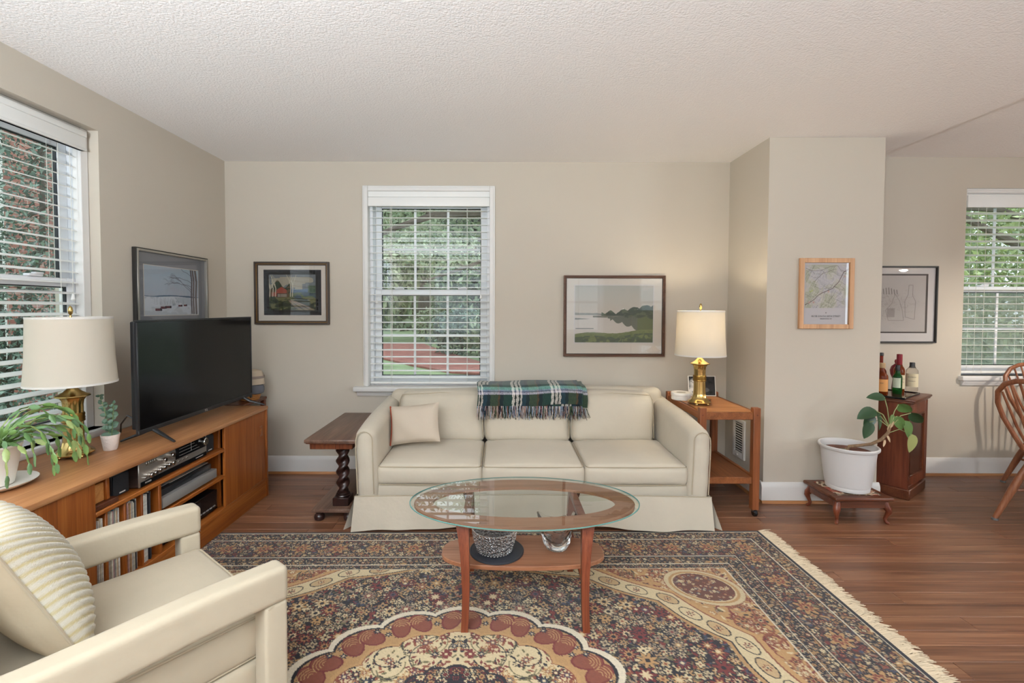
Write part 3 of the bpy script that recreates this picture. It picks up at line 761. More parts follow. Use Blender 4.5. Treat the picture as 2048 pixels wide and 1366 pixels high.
# records, each its own sleeve
SLEEVES = {'cream': '#c9c0ac', 'white': '#d6d3cd', 'pale grey': '#a9a7a4', 'dark': '#3d3a3c', 'tan': '#b08d68', 'blue': '#5b7f9a', 'brown': '#6b4a3a', 'pink': '#b98f88', 'charcoal': '#2a2a2e', 'green': '#3f6457'}
rg = random.Random(12)
bays = [(1.858, 1.897, 'the console bay against the left sliding door'), (1.918, 1.992, 'the second console record bay'), (2.014, 2.084, 'the third console record bay'), (2.112, 2.176, 'the record bay next to the turntable')]
_sl = {}
for (a, b, where) in bays:
    y = a
    while y < b:
        th = rg.uniform(.0032, .0068); cn = rg.choices(list(SLEEVES), [7, 8, 4, 3, 3, 1.4, 2, 2, 2, 1])[0]
        hgt = rg.choice((.312, .314, .316, .310, .305)); dx = rg.uniform(-.01, .008)
        if y + th > b: break
        m = mat('record_sleeve_' + cn.replace(' ', '_'), SLEEVES[cn], .65, var=.22, vscale=60)
        o = MB().rbox(-1.945 + dx, -1.632 + dx, y + .0003, y + th - .0003, Z0, Z0 + hgt, .0008, 1).solo('record_sleeve', m, '%s record sleeve filed upright in %s' % (cn, where), 'record', (-1.79, y + th / 2, Z0), 'records filed in the teak console')
        y += th

# ================================================================== TELEVISION
tv = thing('television', 'flat black television on splayed feet on the teak console', 'television', (-1.76, 2.78, CZ))
TX = -1.752
MB().rbox(TX - .035, TX - .008, 2.262, 3.298, .705, 1.232, .006, 2).build('rear_case', M_blackp, tv)
bz = MB(); y0, y1, z0, z1 = 2.258, 3.302, .680, 1.238
bz.rbox(TX - .012, TX + .003, y0, y1, z0, z0 + .022, .002, 1).rbox(TX - .012, TX + .003, y0, y1, z1 - .010, z1, .002, 1).rbox(TX - .012, TX + .003, y0, y0 + .010, z0 + .02, z1 - .01, .002, 1).rbox(TX - .012, TX + .003, y1 - .010, y1, z0 + .02, z1 - .01, .002, 1)
bz.build('bezel', M_blackp, tv)
MB().box(TX - .010, TX + .0005, y0 + .009, y1 - .009, z0 + .021, z1 - .009).build('screen', M_screenb, tv)
text_mesh('lettering', 'TCL', .016, M_txtw, tv, Matrix(((0, 0, 1, TX + .0032), (1, 0, 0, 2.78), (0, 1, 0, .691), (0, 0, 0, 1))))
MB().rbox(TX - .002, TX + .006, 3.275, 3.297, .668, .681, .002, 1).build('sensor', M_blackg, tv)
for yy in (2.36, 3.20):
    f = MB()
    for sx in (-1, 1):
        f.tube([(TX - .01, yy, .690), (TX - .01 + sx * .05, yy - .006, .664), (TX - .01 + sx * .135, yy - .03 * (1 if yy < 3 else -1), CZ + .006)], [.013, .012, .007], 8, flat=.7)
    f.build('foot', M_blackp, tv)
MB().tube([(TX - .03, 2.30, .74), (-1.86, 2.33, .76), (-1.95, 2.40, .70), (-2.01, 2.47, .64), (-2.03, 2.49, CZ + .005)], .004, 6).solo('power_cable', M_blackp, 'thin black cable looping down behind the television', 'cable', (-2.03, 2.49, CZ))

# ================================================================== BRASS LAMPS
def lamp(label, x, y, z, lit, rz):
    l = thing('table_lamp', label, 'lamp', (x, y, z), rz, 'matching brass table lamps')
    quat = lambda a, zz: 1 + .07 * math.cos(8 * a) * (1 if .05 < zz < .27 else .35)
    for k in range(4):
        a = k * PI / 2 + PI / 4
        MB().lathe([(.006, 0), (.010, .004), (.009, .012), (.004, .014)], (.056 * math.cos(a), .056 * math.sin(a), 0), 10).build('foot', M_brass, l)
    MB().lathe([(.066, .012), (.074, .014), (.075, .019), (.070, .024), (.064, .027), (.052, .038), (.044, .052), (.039, .070)], n=32, mod=quat).build('base', M_brass, l)
    MB().lathe([(.039, .070), (.037, .10), (.0365, .160), (.0365, .20), (.0365, .235), (.039, .255), (.047, .268)], n=48, mod=lambda a, zz: 1 + .06 * math.cos(8 * a)).build('column', M_brass, l)
    MB().lathe([(.041, .158), (.043, .162), (.041, .168), (.043, .174), (.041, .182), (.043, .19), (.041, .196), (.0405, .198)], n=32).build('band', M_brassd, l)
    MB().lathe([(.050, .268), (.064, .274), (.064, .279), (.050, .284), (.034, .294), (.022, .306), (.014, .316), (.011, .330)], n=16, mod=lambda a, zz: 1 + .03 * math.cos(8 * a)).build('cap', M_brass, l)
    MB().lathe([(.009, .330), (.014, .334), (.014, .37), (.017, .372), (.017, .40), (.012, .405)], n=14).build('socket', M_brassd, l)
    MB().lathe([(.008, .405), (.014, .415), (.028, .45), (.030, .47), (.022, .492), (0, .502)], n=16).build('bulb', mat('lit_bulb', '#fff4e0', .5, emit='#ffdca8', estr=1.5) if lit else mat('unlit_bulb', '#e8e2d8', .4), l)
    hp = MB()
    for s_ in (-1, 1): hp.tube([(s_ * .013, 0, .34), (s_ * .042, 0, .40), (s_ * .046, 0, .48), (s_ * .03, 0, .57), (0, 0, .615)], .0018, 6)
    hp.build('harp', M_brassd, l)
    sp = MB()
    for k in range(3):
        a = k * 2 * PI / 3 + .3; sp.tube([(0, 0, .620), (.148 * math.cos(a), .148 * math.sin(a), .624)], .0018, 5)
    sp.build('spider', M_brassd, l)
    zt, zb = .632, .330
    MB().lathe([(.163, zb), (.1545, zb + .12), (.149, zt), (.1475, zt), (.153, zb + .12), (.1615, zb)], n=48, close=True).build('shade', M_shade, l)
    MB().lathe([(.1638, zb), (.1638, zb + .009), (.1612, zb + .009), (.1612, zb)], n=48, close=True).build('shade_trim', M_white, l)
    MB().lathe([(.1502, zt - .009), (.1498, zt), (.1472, zt), (.1472, zt - .009)], n=48, close=True).build('shade_trim', M_white, l)
    MB().lathe([(.003, .616), (.005, .636), (.003, .640), (.008, .648), (.010, .660), (.008, .672), (.005, .678), (.0, .683)], n=12).build('finial', M_brass, l)
    if lit:
        d = bpy.data.lights.new('lamp_bulb_light', 'POINT'); d.energy = 8.5; d.color = (1, .87, .64); d.shadow_soft_size = .03
        o = bpy.data.objects.new('lamp_bulb_light', d); COL.objects.link(o); o.parent = l; o.location = (0, 0, .54)
lamp('unlit brass lamp with white drum shade on the teak console', -1.935, 2.115, CZ, False, .4)
lamp('lit brass lamp with white drum shade on the teak cart', 1.352, 3.165, .656, True, .1)

# ================================================================== PICTURES (flat prints painted with numpy)
def fbm(h, w, cells, seed, oct_=4, ar=1.0):
    rs = np.random.RandomState(seed); out = np.zeros((h, w)); amp, tot = 1.0, 0
    for o in range(oct_):
        cy, cx = max(2, int(cells * 2 ** o)), max(2, int(cells * ar * 2 ** o))
        g = rs.rand(cy + 1, cx + 1)
        yy, xx = np.linspace(0, cy - 1e-6, h), np.linspace(0, cx - 1e-6, w)
        yi, xi = yy.astype(int), xx.astype(int); fy, fx = (yy - yi)[:, None], (xx - xi)[None]
        fy, fx = fy * fy * (3 - 2 * fy), fx * fx * (3 - 2 * fx)
        v = (g[yi][:, xi] * (1 - fx) + g[yi][:, xi + 1] * fx) * (1 - fy) + (g[yi + 1][:, xi] * (1 - fx) + g[yi + 1][:, xi + 1] * fx) * fy
        out += v * amp; tot += amp; amp *= .5
    return out / tot
def A(h): return np.array(C(h))
def put(img, mask, col, a=1.0):
    m = (mask * a)[..., None] if mask.dtype != bool else (mask.astype(float) * a)[..., None]
    img[:] = img * (1 - m) + np.asarray(col) * m
def stroke(img, pts, wd, col, a=1.0):
    """polyline in 0..1 picture coordinates (x right, y down), wd in picture heights"""
    h, w = img.shape[:2]; yy, xx = np.mgrid[0:h, 0:w]; xx = xx / (h - 1.0); yy = yy / (h - 1.0); ar = (w - 1) / (h - 1)
    d = np.full((h, w), 9.0)
    for (x0, y0), (x1, y1) in zip(pts[:-1], pts[1:]):
        x0, x1 = x0 * ar, x1 * ar; dx, dy = x1 - x0, y1 - y0; L = dx * dx + dy * dy + 1e-9
        tt = np.clip(((xx - x0) * dx + (yy - y0) * dy) / L, 0, 1)
        d = np.minimum(d, np.hypot(xx - x0 - tt * dx, yy - y0 - tt * dy))
    put(img, np.clip((wd - d) / (wd * .5 + .002) + .3, 0, 1), col, a)

def art_winter(h=200, w=250):
    yy, xx = np.mgrid[0:h, 0:w] / np.array([h - 1., w - 1.])[:, None, None]
    n = fbm(h, w, 4, 1, 5, .6); img = A('#a9bccb') * (1 - yy[..., None]) + A('#c0c2ce') * yy[..., None]
    put(img, np.clip((n - .45) * 4, 0, 1), A('#b7b3bb'), .7)
    hz = .60 + .012 * np.sin(xx * 14) - .03 * np.exp(-((xx - .55) / .14) ** 2)
    put(img, (yy > hz), A('#5f7186')); put(img, yy > .615 + .01 * np.sin(xx * 9), A('#d5dae2'))
    n2 = fbm(h, w, 7, 3, 4); put(img, (yy > .62) & (n2 > .5), A('#a3adb9'), .55); put(img, (yy > .85) & (n2 > .45), A('#d0d2d6'), .6)
    rs = random.Random(2)
    for k in range(60):
        x = rs.gauss(.42, .13); y = .80 - rs.random() * .03; hh = rs.uniform(.05, .16)
        stroke(img, [(x, y), (x + rs.uniform(-.02, .02), y - hh)], .0025, A('#5c5a63'), .5)
    for (x, y, s) in ((.22, .88, .06), (.31, .84, .055), (.40, .83, .05), (.62, .80, .04), (.72, .79, .035)):
        put(img, (abs(xx - x) < s * .75) & (abs(yy - y) < s * .55), A('#6a3f45')); put(img, (abs(xx - x) < s * .9) & (abs(yy - y + s * .6) < s * .28), A('#c9ccd3'))
        put(img, (abs(xx - x - s * .9) < s * .3) & (abs(yy - y) < s * .5), A('#3d3238'))
    for (x, wd) in ((.86, .018), (.90, .026), (.955, .03)):
        stroke(img, [(x, .97), (x - .01, .6), (x + .005, .25), (x - .02, .0)], wd, A('#5d5355')); stroke(img, [(x - .008, .97), (x - .018, .6), (x - .005, .25)], wd * .3, A('#9a9399'), .7)
    def br(x, y, a, L, d):
        x2, y2 = x + math.cos(a) * L, y - math.sin(a) * L
        xm, ym = (x + x2) / 2, (y + y2) / 2 - .02
        stroke(img, [(x, y), (xm, ym), (x2, y2)], .006 * (.62 ** (4 - d)) + .0016, A('#564d52'), .85)
        if d > 0:
            for _ in range(2): br(x2, y2, a + rs.uniform(-.5, .6), L * rs.uniform(.55, .8), d - 1)
    for (x, y, a) in ((.85, .45, 2.5), (.87, .3, 2.75), (.86, .15, 2.6), (.88, .55, 2.3), (.92, .2, 1.8), (.86, .38, 2.95)): br(x, y, a, .20, 3)
    return img
def art_farm(h=190, w=240):
    yy, xx = np.mgrid[0:h, 0:w] / np.array([h - 1., w - 1.])[:, None, None]
    n = fbm(h, w, 5, 11, 5); n2 = fbm(h, w, 16, 12, 3, .5)
    img = A('#6c6f72') * np.ones((h, w, 3)); put(img, (yy > .12) & (n > .48), A('#a39a86'), .8)
    tl = .30 + .10 * np.sin(xx * 22) * (xx < .5) + .09 * (n - .5)
    put(img, (yy > tl) & (xx < .48), A('#2f3a2a')); put(img, (yy > tl) & (xx < .48) & (n2 > .55), A('#5a4a33'))
    put(img, (yy > .42 + .05 * (n - .5)) & (xx >= .48), A('#5b6f86')); put(img, (yy > .33) & (yy < .5) & (xx > .8), A('#4d5d45'), .9)
    put(img, (yy > .50) & (xx > .44), A('#3e4c55')); put(img, (yy > .50) & (xx > .44) & (n2 > .5), A('#55623f'), .9)
    put(img, yy > .62 + .04 * n, A('#3c402a')); put(img, (yy > .62) & (n2 > .54), A('#6d6a45'), .8); put(img, (yy > .66) & (n2 < .42), A('#23281d'), .8)
    put(img, (yy > .36 + abs(xx - .29) * .8) & (yy < .52) & (abs(xx - .29) < .10), A('#8e4436')); put(img, (yy > .50) & (yy < .60) & (xx > .10) & (xx < .38), A('#94503e')); put(img, (yy > .52) & (yy < .62) & (xx > .20) & (xx < .40), A('#3a2723'))
    rs = random.Random(9)
    for k in range(14):
        x = .22 + .013 * k; stroke(img, [(x, .54), (x, .61)], .004, A('#cfc4b2'), .8)
    for x in (.06, .12, .17, .46, .50):
        stroke(img, [(x, .6), (x + .01, .40), (x - .01, .2 if x > .4 else .3)], .010, A('#c3b9a4'))
        for _ in range(5): stroke(img, [(x, rs.uniform(.2, .4)), (x + rs.uniform(-.08, .08), rs.uniform(.03, .25))], .005, A('#b9ae98'), .8)
    for k in range(10): stroke(img, [(.42 + .01 * k, .70), (.50 + .035 * k, .84), (.66 + .04 * k, .98)], .007, A('#a08878') if k % 3 else A('#54483f'), .75)
    put(img, (xx > .95) | (xx < .05) | (yy < .06) | (yy > .94), A('#24211f'))
    return img
def art_lake(h=210, w=290):
    yy, xx = np.mgrid[0:h, 0:w] / np.array([h - 1., w - 1.])[:, None, None]
    n = fbm(h, w, 4, 21, 5, .7); n2 = fbm(h, w, 26, 22, 3); n3 = fbm(h, w, 9, 23, 4, 1.5)
    img = A('#b4b5ae') * (1 - yy[..., None] * 1.6) + A('#cabfb2') * (yy[..., None] * 1.6)
    put(img, (n > .55) & (yy < .5), A('#c6beb6'), .5)
    put(img, yy > .51, A('#cdc6be'))
    put(img, (yy > .47 + .03 * n2) & (yy < .52) & (xx < .36), A('#8b8c86'))
    top = .50 - .02 * (xx - .3) - .13 * np.clip((xx - .52) / .48, 0, 1) - .05 * abs(np.sin(xx * 21 + 1.5)) * (xx > .34) - .03 * (n3 - .5) * 2
    bot = .54 + .04 * (xx - .3) + .02 * np.sin(xx * 40)
    put(img, (yy > top) & (yy < bot) & (xx > .34 + .02 * np.sin(yy * 60)), A('#4d5850')); put(img, (yy > top) & (yy < bot) & (xx > .34) & (n2 > .52), A('#66705f'), .8)
    put(img, (yy > .53) & (yy < .555 + .012 * n2) & (xx > .23) & (xx < .6), A('#7a7a70'))
    refl = .57 + .30 * np.clip((xx - .38) / .6, 0, 1) ** 1.5 + .05 * abs(np.sin(xx * 26)) * (xx > .45)
    put(img, (yy >= bot) & (yy < refl) & (xx > .42), A('#6c7068')); put(img, (yy >= bot) & (yy < refl) & (xx > .8), A('#68724f'), .7)
    put(img, (abs(yy - .585) < .018 * (1 - xx / .2)) & (xx < .2), A('#84857e'))
    put(img, (abs(yy - .755) < .006) & (xx > .01) & (xx < .24), A('#6d6f67'))
    sh = .85 - .07 * np.clip(xx, 0, 1) - .02 * np.sin(xx * 9) + .01 * n2
    put(img, yy > sh, A('#7c8560')); put(img, (yy > sh + .06) & (n3 > .42), A('#5c6857')); put(img, (yy > sh + .02) & (n2 > .55), A('#6f7a58'), .8); put(img, (yy > .93) & (n2 > .5), A('#4f5b52'), .7)
    return img
def art_map(h=150, w=150):
    yy, xx = np.mgrid[0:h, 0:w] / np.array([h - 1., w - 1.])[:, None, None]
    n = fbm(h, w, 5, 31, 4); img = A('#c2bfb6') * np.ones((h, w, 3)); put(img, n > .5, A('#b1b29c'), .8); put(img, n < .38, A('#bdb9c2'), .7)
    rs = random.Random(5)
    for k in range(170):
        x, y, a = rs.random(), rs.random(), rs.choice((.5, 2.1, .5, 2.1, rs.uniform(0, 3.1))); L = rs.uniform(.05, .2); b = a + rs.uniform(-.7, .7)
        p = [(x, y), (x + L * math.cos(a), y + L * math.sin(a)), (x + L * math.cos(a) + L * math.cos(b), y + L * math.sin(a) + L * math.sin(b))]
        stroke(img, p, rs.choice((.0022, .003, .004)), A(rs.choice(('#e0ddd6', '#dad6d0', '#5e5b56', '#6e6b5f', '#7d7972'))), .75)
    for pts in ([(0, .08), (.15, .14), (.35, .14), (.55, .05), (.75, .02), (.82, .12), (.95, .16)], [(.2, .4), (.4, .2), (.7, .1)]): stroke(img, pts, .005, A('#5d4a4c'), .8)
    stroke(img, [(0, .93), (.12, .87), (.22, .80), (.30, .71), (.40, .65), (.52, .60), (.64, .55), (.70, .48), (.78, .40), (.84, .28), (.90, .16), (1, .11)], .007, A('#56303a'))
    for (x, y, c) in ((.12, .62, '#a9b36a'), (.16, .60, '#b7bd74'), (.2, .87, '#c08e8a'), (.1, .87, '#c79b94'), (.92, .27, '#c2a08e'), (.55, .62, '#c9a38f')): put(img, np.hypot(xx - x, yy - y) < .025, A(c), .7)
    return img
def art_sketch(h=170, w=190):
    n = fbm(h, w, 6, 41, 4); img = A('#b8b2ae') * (.94 + .12 * n[..., None])
    rs = random.Random(8); g = A('#6f6a68')
    yy, xx = np.mgrid[0:h, 0:w] / np.array([h - 1., w - 1.])[:, None, None]
    put(img, np.clip(1 - np.hypot((xx - .52) / .45, (yy - .5) / .4), 0, 1), A('#9b9592'), .5)
    for k in range(9): 
        x = .34 + .035 * k; stroke(img, [(x, .24 + .02 * math.sin(k)), (x + .008, .33)], .008, A('#565150'), .7)
    for k in range(120):
        x, y = rs.gauss(.52, .16), rs.gauss(.5, .14); a = rs.uniform(-.6, .6) + rs.choice((0, 1.4)); L = rs.uniform(.02, .07)
        stroke(img, [(x, y), (x + L * math.cos(a), y + L * math.sin(a))], .0022, g, .5)
    stroke(img, [(.78, .17), (.77, .34), (.73, .46), (.74, .74), (.86, .78), (.87, .46), (.83, .36), (.83, .17), (.78, .17)], .004, g, .8)
    stroke(img, [(.52, .80), (.48, .62), (.56, .50), (.60, .33), (.66, .45), (.70, .62), (.72, .80), (.52, .80)], .004, g, .7)
    put(img, (abs(xx - .55) < .05) & (abs(yy - .66) < .08), A('#77716f'), .5)
    return img
def art_dog(h=60, w=80):
    yy, xx = np.mgrid[0:h, 0:w] / np.array([h - 1., w - 1.])[:, None, None]
    n = fbm(h, w, 6, 51, 4); img = A('#2b2b2d') * (.7 + .8 * n[..., None])
    put(img, np.clip(2.2 - 2.2 * np.hypot((xx - .30) / .34, (yy - .38) / .34), 0, 1), A('#b9b7b4')); put(img, np.clip(2 - 2 * np.hypot((xx - .12) / .22, (yy - .8) / .3), 0, 1), A('#c6c4c1'))
    put(img, np.hypot((xx - .46) / .10, (yy - .36) / .14) < 1, A('#232325')); put(img, np.hypot((xx - .62) / .16, (yy - .72) / .12) < 1, A('#58585a'), .8); put(img, n < .36, A('#1c1c1e'), .6)
    return img

def picture(label, M, w, h, layers, img, win, fw, fd, extra=None, cat='picture'):
    """M: (u right, v up, n out of the wall) -> room, origin at the picture's lower left on the wall.
    layers: frame rings from outside in (width, proud, material); win: printed window (u0,u1,v0,v1)"""
    c = M @ Vector((w / 2, 0, 0))
    p = thing('framed_picture', label, cat, tuple(c))
    o_ = 0
    for k, (lw, pr, m) in enumerate(layers):
        mb = MB(); a0, a1, b0, b1 = o_, w - o_, o_, h - o_
        def bar(u0, u1, v0, v1):
            mb.add([M @ Vector(q) for q in ((u0, v0, .002), (u1, v0, .002), (u1, v1, .002), (u0, v1, .002))], []) if False else mb.rbox(u0, u1, v0, v1, .001, pr, .002, 1, M)
        bar(a0, a0 + lw, b0, b1); bar(a1 - lw, a1, b0, b1); bar(a0 + lw, a1 - lw, b0, b0 + lw); bar(a0 + lw, a1 - lw, b1 - lw, b1)
        mb.build('frame' if k == 0 else 'frame_lining', m, p); o_ += lw
    for (d, z, m) in (extra or []):
        MB().box(d[0], d[1], d[2], d[3], .001, z, M).build('mount', m, p)
    zt = max(z for _, z, _ in extra) if extra else .006
    u0, u1, v0, v1 = win
    P0 = M @ Vector((u0, v1, zt + .0006)); U = M @ Vector((u1, v1, zt + .0006)) - P0; V = M @ Vector((u0, v0, zt + .0006)) - P0
    canvas('print', img, P0, U, V, p, M_print)
    MB().box(o_ - .001, w - o_ + .001, o_ - .001, h - o_ + .001, zt + .003, zt + .005, M).build('glazing', M_wglass, p)
    return p
def on_back(x, z, y=D): return Matrix(((1, 0, 0, x), (0, 0, -1, y), (0, 1, 0, z), (0, 0, 0, 1)))
def on_left(y, z): return Matrix(((0, 0, 1, XL), (1, 0, 0, y), (0, 1, 0, z), (0, 0, 0, 1)))
M_fdark = mat('dark_bronze_frame', '#3b2f28', .4); M_fgold = mat('antique_gold_line', '#8a6a40', .4, metal=.5); M_fbrown = wood('brown_frame', '#4a3226', '#5c4031', '#6d4f3e', 'X', .4)
M_fsil = mat('silver_frame', '#a9a59d', .35, metal=.7); M_fblk = mat('black_frame_side', '#1f1d1b', .5)
M_fash = wood('pale_ash_frame', '#b58763', '#c4976f', '#d0a67f', 'Z', .5, across=30)
M_mgrey = mat('slate_grey_mount', '#85868c', .85); M_mwhite = mat('warm_white_mount', '#d5cdc2', .85); M_mblk = mat('black_mount', '#242227', .85); M_mcool = mat('cool_white_mount', '#d0cbc9', .85)
p = picture('winter landscape with bare trees in a silver frame on the left wall', on_left(2.722, 1.178), .668, .474, [(.006, .028, M_fblk), (.014, .030, M_fsil)], art_winter(), (.075, .575, .075, .378), 0, 0,
            [((.01, .658, .01, .464), .012, M_mgrey), ((.071, .579, .071, .382), .0128, M_mwhite)])
p = picture('dark farmhouse picture with cream mount between window and television corner', on_back(-1.904, 1.172), .580, .485, [(.014, .026, M_fdark), (.006, .022, M_fgold), (.008, .018, M_fdark)], art_farm(), (.092, .492, .092, .405), 0, 0,
            [((.02, .56, .02, .465), .010, M_mwhite), ((.070, .516, .072, .424), .0108, M_mblk)])
p = picture('lake shore landscape in a brown frame above the sofa', on_back(.494, .928), .787, .630, [(.010, .026, M_fbrown), (.009, .020, M_fgold if False else M_fbrown), (.004, .016, M_fdark)], art_lake(), (.088, .695, .110, .552), 0, 0,
            [((.02, .767, .02, .61), .010, M_mwhite), ((.080, .703, .102, .560), .0106, M_mcool)])
p = picture('street map poster in a pale wooden frame on the wall stub', on_back(1.980, 1.171, YC), .360, .467, [(.030, .020, M_fash)], art_map(), (.043, .325, .138, .424), 0, 0,
            [((.02, .340, .02, .447), .006, mat('cool_white_paper', '#c9c5c8', .85))], cat='poster')
def map_text(body, size, v):
    text_mesh('lettering', body, size, M_txt, p, Matrix(((1, 0, 0, 1.980 + .184), (0, 0, -1, YC - .0068), (0, 1, 0, 1.171 + v), (0, 0, 0, 1))))
map_text('4615B SOUTH 28TH STREET', .0158, .083); map_text('ARLINGTON, VA', .0105, .066)
mb = MB(); st = []
for k in range(8):
    a = k * PI / 4; r = .0062 if k % 2 == 0 else .0022
    st.append((1.980 + .184 + r * math.sin(a), 1.171 + .106 + r * math.cos(a)))
mb.prism(st, YC - .0068, YC - .0071, 'xz').build('star_mark', M_txt, p)
p = picture('pale pencil sketch in a thin black frame beside the dining window', on_back(2.600, 1.040), .790, .596, [(.012, .024, M_fblk)], art_sketch(), (.110, .705, .088, .524), 0, 0,
            [((.01, .78, .01, .586), .008, M_mcool), ((.095, .722, .076, .536), .0086, mat('charcoal_mount_line', '#4b4543', .8))])

# ================================================================== SOFA
sofa = thing('sofa', 'three-seat sofa in a cream skirted slipcover', 'sofa', (.2, 3.12, 0))
SX0, SX1 = -.842, 1.232
MB().soft(SX0 + .02, SX1 - .02, 2.745, 3.52, .10, .262, .02, 6).build('base', M_fab, sofa)
for (x0, x1) in ((SX0, -.722), (1.112, SX1)):
    sgn = -1 if x0 < 0 else 1
    def fa(o, q, sgn=sgn):
        tt = (o.y - 2.715) / .82
        k = smoothstep(.15, .5, o.z)
        z = o.z + k * (.088 * tt + .012 * math.sin(tt * 5))
        x = o.x + sgn * .010 * k + (-sgn) * .020 * max(0, -sgn * q.x) * (1 - q.z * q.z) * .6
        y = o.y - .006 * (1 - q.z ** 2) * max(0, -q.y) + .004 * math.sin(o.z * 40) * (q.y < -.9)
        return (x, y, z)
    a = MB().soft(x0, x1, 2.715, 3.535, .06, .585, .054, 10, fa).build('arm', M_fab, sofa)
    xa, xb, zz = x0 + .012 + sgn * .009, x1 - .012 + sgn * .009, .582
    pth = [(xa - sgn * .008, 2.7125, .215), (xa - .001, 2.7125, .47)] + [((xa + xb) / 2 - (xb - xa) / 2 * math.cos(th), 2.7135, .530 + .050 * math.sin(th)) for th in np.linspace(0, PI, 9)] + [(xb + .001, 2.7125, .47), (xb - sgn * .008, 2.7125, .215)]
    MB().tube(pth, .0030, 6).build('piping', M_pipe, a)
def fb(o, q): return (o.x, o.y, o.z + (.015 * math.sin(o.x * 2.3) if q.z > 0 else 0))
MB().soft(-.80, 1.19, 3.40, 3.545, .20, .715, .05, 8, fb).build('back', M_fab, sofa)
def seat(x0, x1, k):
    y0, y1, z0, z1, r = 2.735, 3.275, .252, .372, .030
    def fn(o, q):
        e = max(0, (1 - q.x ** 4)) * max(0, (1 - q.y ** 4))
        z = o.z + (.030 * e * (q.z > 0) - .004 * e * (q.z < 0)) + .010 * smoothstep(3.0, 3.25, o.y)
        y = o.y - .016 * (1 - q.z ** 2) * (1 - q.x ** 4) * (q.y < 0)
        x = o.x + .004 * q.x * (1 - q.z ** 2)
        z += .0035 * math.sin(o.x * 13 + k * 2) * math.sin(o.y * 9) * e
        return (x, y, z)
    c = MB().soft(x0 + .002, x1 - .002, y0, y1, z0, z1, r, 10, fn).build('seat_cushion', M_fab, sofa)
    i = r * .30
    for (zz, inn) in ((z1 - i * .8, i * .75), (z0 + i * .8, i * .75)):
        p_ = [(x0 + inn, y1 - .05, zz + .008), (x0 + inn, y0 + r, zz), (x0 + inn + .010, y0 + .010, zz), (x0 + r, y0 + inn - .001, zz), ((x0 + x1) / 2, y0 + inn - .010, zz + .002), (x1 - r, y0 + inn - .001, zz), (x1 - inn - .010, y0 + .010, zz), (x1 - inn, y0 + r, zz), (x1 - inn, y1 - .05, zz + .008)]
        MB().tube(p_, .0028, 6).build('piping', M_pipe, c)
for k, (x0, x1) in enumerate(((-.727, -.104), (-.104, .504), (.504, 1.118))): seat(x0, x1, k)
def backc(x0, x1, k):
    z0, z1, r = .372, .715, .05
    lean = -.20
    def fn(o, q):
        e = (1 - q.x ** 4) * (1 - q.z ** 4)
        y = o.y - .045 * e * (q.y < 0) - lean * (o.z - z0) * .8
        z = o.z + .014 * math.cos(q.x * PI * .5 + .4 * (k - 1)) * (q.z > 0) * (1 if k != 1 else .3) - .006
        x = o.x + .006 * math.sin(o.z * 20 + k)
        return (x, y, z)
    c = MB().soft(x0 + .002, x1 - .002, 3.215, 3.375, z0, z1, r, 10, fn).build('back_cushion', M_fab, sofa)
    yy = lambda z, d=0: 3.215 + .012 - lean * (z - z0) * .8 + d
    zt = z1 - .010
    p_ = [(x0 + .012, yy(z0 + .04), z0 + .03), (x0 + .010, yy(.55), .55), (x0 + .012, yy(zt - .04), zt - .045), (x0 + .028, yy(zt - .012), zt - .010), ((x0 + x1) / 2, yy(zt), zt + .004), (x1 - .028, yy(zt - .012), zt - .010), (x1 - .012, yy(zt - .04), zt - .045), (x1 - .010, yy(.55), .55), (x1 - .012, yy(z0 + .04), z0 + .03)]
    MB().tube(p_, .0028, 6).build('piping', M_pipe, c)
for k, (x0, x1) in enumerate(((-.712, -.108), (-.108, .494), (.494, 1.082))): backc(x0, x1, k)
# skirt: front panel and two side panels meeting in kick pleats
def skf(u, v):
    x = lerp(SX0 - .004, SX1 + .004, u); z = lerp(.205 + .012 * math.sin(u * PI), .004 + .030 * math.sin(u * PI) ** .6 + .006 * math.sin(u * 21), v)
    return (x + (u - .5) * .03 * v, 2.704 - .028 * v - .012 * v * math.sin(u * 17) - .004 * math.sin(u * 60) * v, z)
MB().grid(skf, 80, 8).build('skirt_panel', M_fab, sofa)
for sgn, xs in ((-1, SX0), (1, SX1)):
    def sks(u, v, sgn=sgn, xs=xs):
        y = lerp(2.718, 3.53, u); fl = .062 * math.exp(-u * 20) + .004
        return (xs + sgn * (.002 + v * fl + .002 * v * math.sin(u * 18)), y - .022 * v * math.exp(-u * 10), lerp(.205, .008 + .008 * math.sin(u * 9), v))
    MB().grid(sks, 40, 8).build('skirt_panel', M_fab, sofa)
MB().tube([(SX0 - .004, 2.703, .204), (-.3, 2.703, .213), (.2, 2.703, .217), (.7, 2.703, .213), (SX1 + .004, 2.703, .204)], .0028, 6).build('piping', M_pipe, sofa)
for (fx, fy) in ((SX0 + .08, 2.80), (SX1 - .08, 2.80), (SX0 + .08, 3.46), (SX1 - .08, 3.46)): MB().rbox(fx - .03, fx + .03, fy - .03, fy + .03, 0, .11, .005, 1).build('foot', M_mahog, sofa)

